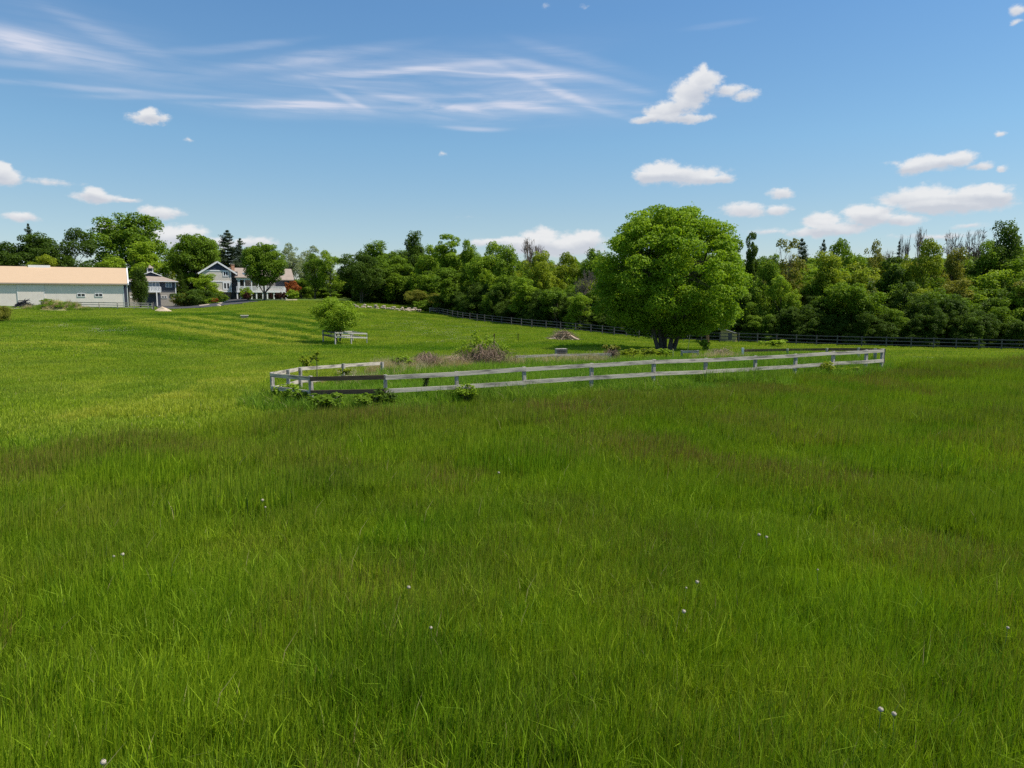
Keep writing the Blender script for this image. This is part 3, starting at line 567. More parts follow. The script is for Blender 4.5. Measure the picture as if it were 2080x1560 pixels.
def bare_mesh(rng, H, name, mat, levels=5, r0=.16, spread=.5, thin=.012):
    mb = MB()
    def grow(p, d, L_, r, lv):
        q = p + d * L_ * .5 + Vector(rng.normal(0, .05, 3)) * L_; e = p + d * L_
        mb.tube([p, q, e], [r, r * .8, max(thin, r * .6)], 4 if lv > 2 else 3)
        if lv == 0: return
        for k in range(3 if lv > 1 else 3):
            dd = (d + Vector(rng.normal(0, spread, 3)) + Vector((0, 0, .22))).normalized()
            grow(p.lerp(e, rng.uniform(.45, 1.0)), dd, L_ * rng.uniform(.6, .82), max(thin, r * .6), lv - 1)
    grow(Vector((0, 0, -.2)), Vector((0, 0, 1)), H * .32, r0, levels)
    zm = max(v[2] for v in mb.v); mb.v = [(x, y, z * H / zm) for x, y, z in mb.v]
    return mb_mesh(mb, name, mat)
rt = np.random.RandomState(21)
def broadleaf(H=14.0, Rr=4.5, z0=1.6, ncl=72, n=14000, leaf=.27, top=0.0, stems=1, **k):
    V, F, T, c, rc = crown_arrays(rt, Rr, z0, H, ncl, n, leaf, top=top, **k)
    s_ = np.array([Rr / np.percentile(np.abs(V[:, 0]), 98.8), Rr / np.percentile(np.abs(V[:, 1]), 98.8), H / np.percentile(V[:, 2], 99.7)]); V = V * s_; c = c * s_
    far = c[np.argsort(-rc)[:26]]
    return np_mesh('crown', V, F, 4, M['lf_mid'], {'tint': T}), mb_mesh(limbs(rt, H, H * .018, list(far), stems=stems), 'trunk', M['bark'])
def conifer(pw_=.8, H=15.0, Rr=3.0, tiers=26, per=46, droop=.25, leaf=.34, gap=1.0, z0=.6, irr=.25):
    parts_p, parts_n = [], []
    for t in range(tiers):
        f = t / (tiers - 1); z = z0 + (H - z0) * f; r = Rr * (1 - f) ** pw_ * rt.uniform(1 - irr, 1 + irr * .6) + .12
        nb = max(4, int(9 * (1 - f) + 4))
        for b_ in range(nb):
            a = rt.uniform(0, 6.283); rl = r * rt.uniform(1 - irr, 1.1); m_ = int(per * (.35 + rl / Rr)); s = rt.rand(m_) ** .7
            x = np.cos(a) * s * rl; y = np.sin(a) * s * rl; w = .16 * rl + .14
            zz = z + s * rl * (-droop) + (s ** 3) * rl * .3
            parts_p.append(np.stack([x + rt.normal(0, w, m_), y + rt.normal(0, w, m_), zz + rt.normal(0, .10, m_)], 1))
    p = np.concatenate(parts_p); n = len(p); nrm = rt.normal(size=(n, 3)) * .6 + np.array([0, 0, .8]); nrm /= np.linalg.norm(nrm, axis=1)[:, None]
    out = p * np.array([1, 1, 0]) + rt.normal(size=(n, 3)) * .4; a = np.cross(nrm, out); a /= np.linalg.norm(a, axis=1)[:, None]; b = np.cross(nrm, a); L_ = leaf * rt.uniform(.6, 1.2, n)[:, None]
    V = np.stack([p - b * L_ * .6, p + a * L_ * .2, p + b * L_ * .6, p - a * L_ * .2], 1).reshape(-1, 3)
    T = np.repeat(rt.rand(n, 1) * np.array([[1, 0, 0]]), 4, 0)
    mb = MB(); mb.tube([(0, 0, -.2), (0, 0, H * .5), (0, 0, H)], [H * .016, H * .01, .02], 6)
    return np_mesh('crown', V, np.arange(n * 4).reshape(-1, 4), 4, M['needle'], {'tint': T}), mb_mesh(mb, 'trunk', M['bark'])
# nominal size of each variant: (height, radius)
VAR = {}
LC = dict(z0=.7, ncl=135, clump=(.10, .25), squash=.9, n=16000, tail=.1)
for k_, kw in {'round': dict(LC, lobes=6), 'dome': dict(LC, top=.12, lobes=7), 'tall': dict(LC, Rr=3.4, lobes=6), 'egg': dict(top=.25, rough=.22), 'lumpy': dict(LC, lobes=9), 'poplar': dict(LC | dict(rough=.24, top=-.05, n=26000, ncl=170, Rr=5.0, squash=.8, tail=.14)),
               'wild': dict(LC | dict(lobes=5, tail=.14)), 'airy': dict(rough=.22, ncl=95, n=9500, clump=(.12, .27), tail=.2, fill=.5), 'skirt': dict(LC | dict(z0=.2, lobes=8))}.items():
    VAR[k_] = (*broadleaf(**kw), 14.0, kw.get('Rr', 4.5))
VAR['lawn'] = (*broadleaf(H=12, Rr=4.2, z0=2.6, ncl=170, n=30000, leaf=.24, top=.12, rough=.12, clump=(.16, .26)), 12.0, 4.2)
VAR['spread'] = (*broadleaf(H=11, Rr=5.2, z0=1.8, ncl=130, n=20000, leaf=.25, rough=.25, stems=2, squash=.5), 11.0, 5.2)
VAR['shrub'] = (*broadleaf(H=3.0, Rr=2.0, z0=.05, ncl=60, n=6000, leaf=.17, rough=.25, stems=4), 3.0, 2.0)
VAR['ball'] = (*broadleaf(H=1.6, Rr=.9, z0=.02, ncl=40, n=2200, leaf=.12, rough=.08, stems=4), 1.6, .9)
VAR['juniper'] = (*broadleaf(H=3.2, Rr=4.0, z0=.0, ncl=90, n=9000, leaf=.2, rough=.4, squash=.45, stems=4, clump=(.3, .6)), 3.2, 4.0)
VAR['spruce'] = (*conifer(per=80), 15.0, 3.0)
VAR['pine'] = (*conifer(pw_=.6, H=16, Rr=4.6, tiers=20, per=150, droop=-.12, leaf=.42, irr=.35, z0=2.0), 16.0, 4.6)
VAR['column'] = (*broadleaf(H=8, Rr=1.4, z0=.1, ncl=180, n=15000, leaf=.16, rough=.06, clump=(.25, .45), squash=1.4, top=.22), 8.0, 1.4)
for k_, sd in (('bare', .42), ('bare_wide', .6)): VAR[k_] = (None, bare_mesh(rt, 12.0, 'trunk', M['twig'], 6, .17, sd, .03), 12.0, 4.0)
VAR['snag'] = (*broadleaf(H=13, Rr=4.0, z0=3, ncl=45, n=3600, leaf=.26, rough=.5, clump=(.10, .22), tail=.25, fill=.5), 13.0, 4.0)
VAR['snag'] = (VAR['snag'][0], bare_mesh(rt, 13.0, 'trunk', M['twig'], 5, .2, .5, .02), 13.0, 4.0)
def tree(name, u, vtop, wpx, Y, kind, mat, label, cat='tree', group=None, vbase=None, rz=None, bark=None, dz=0):
    X = (u - CU) / FPX * (Y * CP + 0.0); X = ray(u, 600)[0] / ray(u, 600)[1] * Y
    zg = gz1(X, Y) + dz if vbase is None else at(u, vbase, Y)[2]; ztop = at(u, vtop, Y)[2]; cr, tk, H, Rr = VAR[kind]
    r = empty(name, (X, Y, zg), label=label, cat=cat, group=group); r.rotation_euler = (0, 0, rt.uniform(0, 6.28) if rz is None else rz)
    sx = wpx / 2 * Y / FPX / Rr; sz = (ztop - zg) / H; r.scale = (sx, sx, sz)
    for nm, me in (('crown', cr), ('trunk', tk)):
        if me is None: continue
        if name in ('shrub', 'ornamental_shrub') and nm == 'trunk': nm = 'stem'
        if name in ('shrub', 'ornamental_shrub') and nm == 'crown': nm = 'foliage'
        o = link(nm, me, r)
        mm = M[mat] if nm in ('crown', 'foliage') else (M[bark] if bark else None)
        if mm is not None: o.material_slots[0].link = 'OBJECT'; o.material_slots[0].material = mm
    return r
WG = 'trees along the edge of the wood'
T_ = [
 # around the barn and houses
 ('broadleaf_tree',-30,468,120,172,'dome','lf_dark','dark green tree behind the left end of the long barn, cut by the photo edge'),
 ('broadleaf_tree',42,474,112,170,'round','lf_dark','broad dark green tree behind the barn, just left of the one with a domed top'),
 ('pine_tree',68,457,34,190,'pine','needle','bluish dark pine tip poking out above the dark trees behind the barn'),
 ('broadleaf_tree',146,464,108,165,'dome','lf_dark','dark green dome topped tree behind the right half of the barn roof'),
 ('broadleaf_tree',84,519,56,158,'round','lf_yellow','small yellow green tree showing just above the barn ridge'),
 ('poplar_tree',272,436,150,190,'poplar','lf_mid','tallest left hand tree with a broad ragged crown, behind the barn end'),
 ('maple_tree',276,492,118,168,'lumpy','lf_bright','bright yellow green tree standing in front of the tallest left hand tree'),
 ('broadleaf_tree',222,520,60,172,'round','lf_mid','mid green tree filling the gap between barn roof and the yellow green tree'),
 ('broadleaf_tree',352,503,48,200,'airy','lf_yellow','thin yellow green tree half hidden behind the round tree by the garage'),
 ('broadleaf_tree',400,478,88,174,'lawn','lf_mid','round dense green tree between garage and house'),
 ('conifer',368,548,30,168,'spruce','lf_dark','narrow dark conifer at the right corner of the grey garage'),
 ('arborvitae',284,545,30,152,'column','lf_dark','dark columnar arborvitae in front of the left end of the grey garage'),
 ('ornamental_tree',412,556,66,164,'round','lf_bright','rounded light green small tree left of the house gable'),
 ('broadleaf_tree',446,505,48,205,'round','lf_yellow','yellow green tree behind the house gable, left of the pine'),
 ('pine_tree',467,470,60,192,'pine','needle','tall dark pine with spreading boughs behind the house chimney'),
 ('pine_tree',492,486,40,190,'pine','needle','shorter dark pine close to the right of the tall pine'),
 ('lawn_tree',537,497,76,160,'lawn','lf_mid','egg shaped green lawn tree with a clear trunk in front of the house'),
 ('silver_maple',596,495,54,205,'airy','lf_silver','loose grey green tree behind the right end of the house roof'),
 ('silver_maple',636,500,56,210,'airy','lf_silver','loose grey green tree with pale twigs, second behind the house from the roof end'),
 ('spruce_tree',574,530,26,196,'spruce','needle','small dark spruce tip beside the house roof, right of the lawn tree'),
 ('maple_tree',640,516,52,182,'egg','lf_mid','green maple standing on the lawn right of the house, left one of a pair'),
 ('maple_tree',671,510,50,180,'egg','lf_bright','brighter green maple, right one of the pair beside the house lawn'),
 ('broadleaf_tree',612,566,50,186,'skirt','lf_mid','low leafy tree right of the orange brown maple'),
 ('oak_tree',733,512,90,160,'spread','lf_dark','spreading dark olive oak with two trunks above the stone wall'),
 # edge of the wood, from left to right
 ('woodland_tree',770,489,84,178,'lumpy','lf_mid','mid green tree at the left end of the wood, rising behind the spreading oak'),
 ('woodland_tree',715,535,50,200,'round','lf_mid','small green tree seen left of the spreading oak crown'),
 ('woodland_tree',832,471,74,180,'lumpy','lf_dark','darkest and highest peak of the left part of the wood'),
 ('woodland_tree',800,520,90,168,'dome','lf_mid','green tree above the pale stone wall, under the darkest peak of the wood'),
 ('woodland_tree',868,500,70,176,'dome','lf_bright','bright green tree just right of the dark peak of the wood'),
 ('woodland_tree',907,478,66,176,'tall','lf_bright','light green pointed tree between the dark peak and the cloud gap'),
 ('woodland_tree',945,488,58,174,'wild','lf_mid','ragged green tree left of the notch where cloud shows above the wood'),
 ('woodland_tree',868,552,76,158,'skirt','lf_mid','green tree low in the wood, over the two olive thorn bushes'),
 ('woodland_tree',925,545,90,152,'lumpy','lf_mid','broad mid green tree low in the wood right of the olive thorn bushes'),
 ('woodland_tree',992,492,78,160,'dome','lf_bright','pale green round topped tree right of the cloud notch'),
 ('woodland_tree',965,575,66,140,'skirt','lf_dark','dark low tree beside the fence where it starts down the slope'),
 ('woodland_tree',1043,500,82,150,'lumpy','lf_mid','green tree in front of the bare grey twigs on the skyline'),
 ('woodland_tree',1018,560,76,136,'dome','lf_mid','green tree low at the wood edge left of the brush pile'),
 ('woodland_tree',1092,510,70,142,'round','lf_yellow','yellow green round crown below the big cumulus cloud'),
 ('woodland_tree',1076,566,84,126,'wild','lf_bright','bright green lower tree standing up and left of the brush pile'),
 ('woodland_tree',1140,514,76,150,'dome','lf_yellow','yellow green crown between the round yellow one and the big tree'),
 ('woodland_tree',1132,585,80,120,'skirt','lf_mid','green tree right behind the brush pile'),
 ('woodland_tree',1195,508,70,150,'dome','lf_mid','low green tree on the skyline touching the left side of the big tree'),
 ('woodland_tree',1180,596,56,114,'skirt','lf_bright','light green small tree beside the left skirt of the big tree'),
 ('woodland_tree',1492,486,66,112,'tall','lf_mid','green tree half hidden by the right side of the big tree'),
 ('woodland_tree',1518,474,38,116,'tall','lf_dark','slim dark green tree top just right of the big tree'),
 ('woodland_tree',1548,520,70,106,'wild','lf_mid','ragged green tree left of the pale bare limbed tree'),
 ('woodland_tree',1528,585,66,98,'skirt','lf_mid','leafy green tree above the small yellow shed'),
 ('woodland_tree',1595,486,74,110,'snag','lf_olive','half bare tree with pale limbs and few leaves on the skyline'),
 ('conifer',1624,488,46,126,'pine','needle','dark feathery conifer on the skyline right of the half bare tree'),
 ('spruce_tree',1668,490,30,128,'pine','needle','small dark conifer top between the feathery conifer and the flat green crown'),
 ('woodland_tree',1588,560,74,100,'dome','lf_bright','light olive green tree below the half bare tree'),
 ('woodland_tree',1680,514,96,106,'lumpy','lf_yellow','yellow olive tree in the middle of the right hand wood'),
 ('woodland_tree',1716,488,84,130,'dome','lf_mid','flat topped green crown on the skyline above the yellow olive tree'),
 ('woodland_tree',1662,600,70,97,'wild','lf_olive','olive green tree with twiggy gaps under the yellow olive tree'),
 ('woodland_tree',1736,548,74,98,'lumpy','lf_yellow','bright yellow green tree right of the middle of the right hand wood'),
 ('woodland_tree',1766,492,60,132,'airy','lf_olive','thin brownish green crown on the skyline left of the tiny spruce'),
 ('spruce_tree',1820,493,22,150,'spruce','needle','tiny dark spruce standing alone on the far skyline'),
 ('woodland_tree',1802,524,68,104,'tall','lf_dark','dark green narrow tree between the yellow green ones'),
 ('woodland_tree',1752,615,70,95,'skirt','lf_mid','green tree low at the wood edge behind the right part of the pen'),
 ('woodland_tree',1866,488,84,100,'dome','lf_yellow','tall yellow green domed tree under the bare skyline twigs'),
 ('woodland_tree',1822,596,66,94,'skirt','lf_mid','leafy green tree low in the wood under the narrow dark one'),
 ('woodland_tree',1930,506,76,98,'lumpy','lf_olive','olive green tree right of the tall yellow green dome'),
 ('woodland_tree',1894,590,76,93,'wild','lf_mid','green ragged tree low in the wood with pale leaf tufts'),
 ('woodland_tree',1990,490,84,98,'wild','lf_mid','green tree on the skyline right of the brownish bare crowns'),
 ('woodland_tree',1966,560,80,91,'lumpy','lf_bright','bright green tree in front near the right edge of the wood'),
 ('woodland_tree',2052,452,106,94,'lumpy','lf_dark','highest dark green tree at the right edge of the photo'),
 ('woodland_tree',2030,610,70,89,'skirt','lf_mid','low green tree hanging over the dark fence near the right photo edge'),
 ('woodland_tree',2110,500,90,90,'dome','lf_dark','dark tree cut off by the right edge of the photo'),
 ('woodland_tree',1440,560,90,104,'skirt','lf_mid','green tree hidden mostly by the right half of the big tree'),
 ('bare_tree',1071,483,56,158,'bare','twig','bare grey tree on the skyline left of the big cumulus cloud'),
 ('bare_tree',1098,497,40,160,'bare','twig','lower bare grey tree right beside the first bare tree'),
 ('bare_tree',1192,545,50,118,'bare_wide','twig','brown bare twiggy tree left of the big tree'),
 ('bare_tree',1862,461,46,118,'bare','twig','slender bare tree above the tall yellow green dome'),
 ('bare_tree',1838,474,30,120,'bare','twig','thinnest bare tree, left of the slender bare one on the right skyline'),
 ('bare_tree',1938,466,66,112,'bare_wide','twig','brownish bare crown on the skyline, left of two'),
 ('bare_tree',1972,462,70,113,'bare_wide','twig','brownish bare crown on the skyline, right of two'),
 ('bare_tree',1790,505,50,126,'bare_wide','twig','low bare brown tree on the skyline near the tiny spruce'),
]
for (nm, u, vt, w, Y, kd, mt, lb) in T_:
    g = WG if nm == 'woodland_tree' else 'bare trees on the skyline' if nm == 'bare_tree' else None
    if nm == 'woodland_tree' and u > 860: rb = float(np.interp(math.atan2(*(ray(u, 600)[:2])), fl_az, fl_r)) + 3; Y = rb + (Y - rb) * .5 if Y > rb else rb + 1
    if nm in ('pine_tree', 'conifer', 'spruce_tree'): w *= 1.25
    cat = {'conifer': 'conifer', 'pine_tree': 'pine', 'spruce_tree': 'spruce', 'arborvitae': 'arborvitae', 'bare_tree': 'bare tree'}.get(nm, 'tree')
    tree(nm, u, vt, w, Y, kd, mt if mt != 'twig' else 'lf_mid', lb, cat, g)
# fill of the wood behind and between the trees one can tell apart
rw = np.random.RandomState(33); wp, wr, wsc, wpk, nvar = [], [], [], [], ['round', 'dome', 'tall', 'lumpy', 'wild', 'skirt']
wv = []
for i, k_ in enumerate(nvar * 2):
    me = VAR[k_][0].copy(); me.materials.clear(); me.materials.append(M[['lf_mid', 'lf_dark', 'lf_bright', 'lf_mid', 'lf_olive', 'lf_mid', 'lf_yellow', 'lf_mid', 'lf_dark', 'lf_bright', 'lf_mid', 'lf_dark'][i]]); wv.append(bpy.data.objects.new('wood_' + k_, me))
sky_top = np.interp
TOPS = np.array([(700,560),(760,510),(800,498),(832,492),(870,500),(940,500),(1000,505),(1060,515),(1130,520),(1210,515),(1330,500),(1480,505),(1530,515),(1600,516),(1660,510),(1720,502),(1800,514),(1860,506),(1940,508),(2000,500),(2060,480),(2200,480)], float)
for row in range(7):
    for u in np.arange(742, 2190, 26 if row < 3 else 34):
        uu = u + rw.uniform(-12, 12); az = math.atan2(*(ray(uu, 600)[:2])); rb = float(np.interp(az, fl_az, fl_r)) if uu > 875 else 165
        dist = rb + [11, 17, 24, 32, 42, 54, 68][row] + rw.uniform(-2, 2); X_, Y_ = dist * math.sin(az), dist * math.cos(az)
        zg = gz1(X_, Y_); vt = np.interp(uu, TOPS[:, 0], TOPS[:, 1]) + [80, 52, 32, 18, 10, 6, 4][row] * rw.uniform(.6, 1.3) + rw.uniform(-4, 8)
        zt = at(uu, vt, Y_)[2]; H = max(4.0, zt - zg); R_ = np.clip(H * rw.uniform(.30, .42), 2.5, 5.8); pk = rw.randint(0, 12); kk = (nvar * 2)[pk]
        wp.append((X_, Y_, zg - 1.2)); wr.append((0, 0, rw.uniform(0, 6.28))); wsc.append((R_ / VAR[kk][3], R_ / VAR[kk][3], H / 14.0)); wpk.append(pk)
scatter('woodland', wp, np.array(wr), np.array(wsc), wv, pick=np.array(wpk), label='dense mass of green trees filling the wood behind its edge', cat='woodland')
# undergrowth along the foot of the wood, shade put into mostly dark leaf colours
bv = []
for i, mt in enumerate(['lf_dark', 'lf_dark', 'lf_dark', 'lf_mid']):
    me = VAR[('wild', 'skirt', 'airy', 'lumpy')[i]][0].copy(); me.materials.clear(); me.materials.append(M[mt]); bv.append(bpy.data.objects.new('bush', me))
up, ur, us = [], [], []
for u in np.arange(730, 2180, 9):
    az = math.atan2(*(ray(u, 600)[:2])); rb = float(np.interp(az, fl_az, fl_r)) if u > 875 else 163
    for k_ in range(2):
        d_ = rb + rw.uniform(5, 11) + k_ * 3; X_, Y_ = d_ * math.sin(az), d_ * math.cos(az); up.append((X_, Y_, gz1(X_, Y_) - .15)); ur.append((0, 0, rw.uniform(0, 6.28))); s = rw.uniform(.25, .5); us.append((s, s, s * rw.uniform(.5, 1.0)))
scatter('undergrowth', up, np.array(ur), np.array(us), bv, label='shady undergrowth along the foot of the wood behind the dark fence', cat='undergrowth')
# the big field tree
bt = at(1352, 706, 63); bz = gz1(bt[0], bt[1]); H = at(1352, 412, 63)[2] - bz
rt = np.random.RandomState(4)
V, F, T, c, rc = crown_arrays(rt, 6.9, .15, H - .1, 420, 120000, .16, squash=.6, fill=.22, rough=.08, top=.10, tail=.09, clump=(.08, .18))
V2, F2, T2, c2, rc2 = crown_arrays(rt, 5.4, H * .45, H + .15, 70, 14000, .16, squash=.55, fill=.1, rough=.14, top=.0, tail=.14, clump=(.12, .24))
V, F, T = merge([(V, F, T), (V2, F2, T2)]); lo_, hi_ = np.percentile(V[:, 0], [.7, 99.3]); s_ = 11.7 / (hi_ - lo_); V = (V - np.array([(lo_ + hi_) / 2, 0, 0])) * np.array([s_, s_, 1.045])
r = empty('big_tree', (bt[0], bt[1], bz), label='largest round bright green tree with several dark stems, alone in the field', cat='tree')
link('crown', np_mesh('crown', V, F, 4, M['big_leaf'], {'tint': T}), r)
mb = MB(); rr_ = random.Random(3)
for k_, (dx, dl) in enumerate(((-.55, -2.6), (-.3, -1.0), (-.05, .3), (.25, .9), (.55, 2.4), (.0, -.4))):
    pts = [(dx, (k_ % 3 - 1) * .25, -.2), (dx * 1.1 + dl * .12, (k_ % 3 - 1) * .3, .8), (dx + dl * .35, (k_ % 3 - 1) * .6, 2.6), (dx + dl * .8, (k_ % 3 - 1) * 1.2, 5.5), (dx + dl * 1.3, (k_ % 3 - 1) * 1.8, 9.5)]
    mb.tube(pts, [.24, .19, .17, .12, .04], 7)
    for j in range(16):
        T0 = Vector(c[rr_.randrange(len(c))]); P0 = Vector(pts[2]).lerp(Vector(pts[4]), rr_.random()); mb.tube([P0, P0.lerp(T0, .5) + Vector((0, 0, -.3)), T0], [.07, .045, .015], 4)
mb.build('trunk', M['bark'], r)
# ------------------------------------------------------------------ fences
def offp(p, r): return (p[0] - r[0], p[1] - r[1], p[2] - r[2])
def board_fence(name, label, P, root, wood, post_m, rails=(0, .46), bw=.14, bt=.035, pw=.11, ph=PH, every=1, side=-.075, group=None, extra_post=.02, skew=0.0, first=0, cat='fence', brown=(), bmat=None, lower_skip=(), drop=.0, skip=()):
    """P: list of (x, y, ztop). boards are nailed on the side that faces the viewer"""
    r = empty(name, root, label=label, cat=cat, group=group); rng = random.Random(len(P))
    for i, (x, y, z) in enumerate(P):
        mb = MB(); lx, ly = rng.uniform(-skew, skew), rng.uniform(-skew, skew)
        j, k = max(0, i - 1), min(len(P) - 1, i + 1); d = Vector((P[k][0] - P[j][0], P[k][1] - P[j][1], 0)).normalized()
        mb.beam((x, y, z - ph - .25), (x + lx, y + ly, z + extra_post - .02 * rng.random()), pw * rng.uniform(.9, 1.1), pw, up=tuple(d)); mb.build('post', post_m, r, root)
    i = 0
    while i < len(P) - 1:
        n = min(every, len(P) - 1 - i); a, b = P[i], P[i + n]; d = Vector((b[0] - a[0], b[1] - a[1], 0)).normalized(); s = Vector((-d.y, d.x, 0)) * -1
        if s.dot(Vector((-a[0], -a[1], 0))) < 0 and side < 0: s = -s
        s = s * abs(side)
        for q, dz in enumerate(rails):
            if (i, q) in skip: continue
            mb = MB(); e1, e2 = rng.uniform(-.012, .012) - drop * q, rng.uniform(-.012, .012); w = bw * rng.uniform(.95, 1.04)
            pts = [P[i + t] for t in range(n + 1)]
            for t, (a_, b_) in enumerate(zip(pts[:-1], pts[1:])):
                m = bt * 1.0
                mb.beam((a_[0] + s.x, a_[1] + s.y, a_[2] - dz - bw / 2 + e1), (b_[0] + s.x, b_[1] + s.y, b_[2] - dz - bw / 2 + e2), m, w)
            mb.build('rail', bmat if (i, q) in brown else wood, r, root)
        i += n
    return r
penP = [tuple(at(u, v, Y)) for u, v, Y in PEN]
board_fence('paddock_fence', 'weathered two rail board fence round the near pen, its long grey side towards the camera', penP, penP[2], M['wood'], M['wood_post'], skew=.03, brown={(1, 0), (1, 1)}, bmat=M['wood_brown'])  # rails of the second span turn from the sun, shade coloured in as brown
penB = [tuple(at(u, v, Y)) for u, v, Y in PENB]
penB2 = [tuple(at(u, v, Y)) for u, v, Y in [(776,735.5,34.5),(697,739.5,32),(609,746.5,29.5),(585,751.5,28),(553.5,757,26.15)]]
board_fence('paddock_fence', 'short pale rail run at the left back of the near pen', penB2, penB2[1], M['wood'], M['wood_post'], skew=.02, rails=(0, .52), side=.075)
penB1 = [penP[-1]] + penB[:5]; penB1[0] = (penB1[0][0] + .1, penB1[0][1] + .12, penB1[0][2])
board_fence('paddock_fence', 'dark shaded rail run at the right back of the near pen', penB1, penB1[3], M['wood_brown'], M['wood_post'], skew=.02, rails=(0, .5), side=.075)
board_fence('fallen_rail_fence', 'low pale rail half buried in dead grass at the back of the pen', [tuple(at(*p)) for p in ((1050,722.5,40.3),(1130,719,41),(1215,717.5,41.6),(1240,717.5,41.7))], tuple(at(1130,720,41)), M['wood'], M['wood_post'], rails=(0,), side=.07)
board_fence('fallen_rail_fence', 'short pale rail behind the pen to the right of the big tree stems', [tuple(at(*p)) for p in ((1385,712.3,42),(1418,712,41.9))], tuple(at(1400,713,42)), M['wood'], M['wood_post'], rails=(0,), side=.07, ph=.8)
# square guard round the bush on the slope
q = [tuple(at(*p)) for p in ((656,670.5,82.5),(680.5,674.6,78.5),(713,675.3,80),(745,676.6,81.5))]; back = [tuple(at(*p)) for p in ((745,676.6,81.5),(716,672.5,85.5),(656,670.5,82.5))]
board_fence('tree_guard_fence', 'small square two rail fence with a white front around the bush on the slope', q + back[1:2] + [q[0]], q[1], mat_plain('pale_rail', (.48, .45, .41), .8, .1, 3), mat_plain('pale_post', (.42, .39, .36), .8, .1, 3), rails=(0, .46), brown={(0, 0), (0, 1)}, bmat=M['wood_dark'], bw=.15)  # left side rails get dark wood, their shade put into the colour
# dark fence along the wood
def resample(P, step):
    out = [P[0]]; acc = 0
    for a, b in zip(P[:-1], P[1:]):
        d = math.hypot(b[0] - a[0], b[1] - a[1]); n = max(1, round(d / step))
        for i in range(1, n + 1): out.append(tuple(a[k] + (b[k] - a[k]) * i / n for k in range(len(a))))
    return out
bfl = [tuple(p[:2]) for p in fl]; bfl = resample(bfl, 2.5)
bfl = [(x, y, gz1(x, y) + 1.3) for x, y in bfl]
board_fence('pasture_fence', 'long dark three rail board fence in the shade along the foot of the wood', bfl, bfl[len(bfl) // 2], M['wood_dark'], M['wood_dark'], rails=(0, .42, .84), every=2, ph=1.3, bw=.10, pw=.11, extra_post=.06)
bq = resample([tuple(hit(873, 636.2)[:2] ), tuple(hit(905, 638.4)[:2])], 2.5); bq = [(x, y, gz1(x, y) + 1.1) for x, y in bq]
board_fence('rail_fence', 'short pale fence piece at the upper end of the dark wood fence', bq, bq[0], M['wood'], M['wood'], rails=(0, .4), ph=1.15, every=4, bw=.17)
# fence in front of the barn
bp = [tuple(hit(u, v)[:2]) for u, v in ((112,627.5),(139,627.8),(166,628),(202,628.4),(239,628.8),(273,629),(301,629.3),(309,629.8))]; bp = [(x, y, gz1(x, y) + 1.22) for x, y in bp]
board_fence('barn_fence', 'grey three rail fence between the barn wall and the field', bp, bp[4], M['wood'], M['wood'], rails=(0, .38, .78), ph=1.25, bw=.13, every=1)
p = hit(312, 630.5); mb = MB(); mb.tube([(0, 0, -.3), (0, 0, .9), (.02, 0, 1.45)], [.14, .14, .12], 8); o = mb.build('gate_post', M['wood_dark']); o.location = p
setp(o, 'thick dark brown wooden post at the right end of the barn fence', 'post')

# ------------------------------------------------------------------ buildings
class Frame:
    def __init__(s, u0, v0, Y, ang): s.o = at(u0, v0, Y); s.c, s.s = math.cos(ang), math.sin(ang); s.ang = ang
    def lx(s, u, y=0.0):
        px, py = s.o[0] - y * s.s, s.o[1] + y * s.c; k = ray(u, 600); a = k[0] / k[1]; return (a * py - px) / (s.c - a * s.s)
    def lz(s, u, v, y=0.0):
        x = s.lx(u, y); Y = s.o[1] + x * s.s + y * s.c; return at(u, v, Y)[2] - s.o[2]
    def r(s, mb, u0, u1, v0, v1, y0, y1, um=None):      # box between two image columns and rows, from depth y0 to y1
        um = (u0 + u1) / 2 if um is None else um
        za, zb = s.lz(um, v1, y0), s.lz(um, v0, y0); mb.box(s.lx(u0, y0), s.lx(u1, y0), y0, y1, za, zb); return mb
M['barn_wall'] = mat_ribbed('barn_steel_siding', (.80, .71, .635), 0, .9, .12, .55)
M['barn_roof'] = mat_ribbed('tan_steel_roof', (.52, .375, .24), 0, .9, .22, .45, .03)
M['white'] = mat_plain('white_trim', (.80, .80, .80), .5, .04)
M['blue_dark'] = mat_ribbed('dark_blue_siding', (.045, .055, .085), 2, .18, .5, .6)
M['slate_wall'] = mat_ribbed('slate_siding', (.075, .080, .095), 2, .18, .5, .6)
M['tan_wall'] = mat_ribbed('taupe_siding', (.38, .34, .30), 2, .2, .45, .65)
M['cream_wall'] = mat_ribbed('light_grey_siding', (.62, .57, .50), 2, .2, .45, .65)
M['shingle'] = mat_ribbed('brown_shingles', (.30, .245, .205), 2, .3, .5, .85, .14)
M['glass'] = mat_glass('window_glass'); M['glass_sky'] = mat_glass('window_glass_light', (.16, .22, .28))
M['door_dark'] = mat_plain('dark_interior', (.03, .03, .04), .8, .2)
M['brick'] = mat_plain('chimney_brick', (.42, .24, .15), .9, .25, 8)
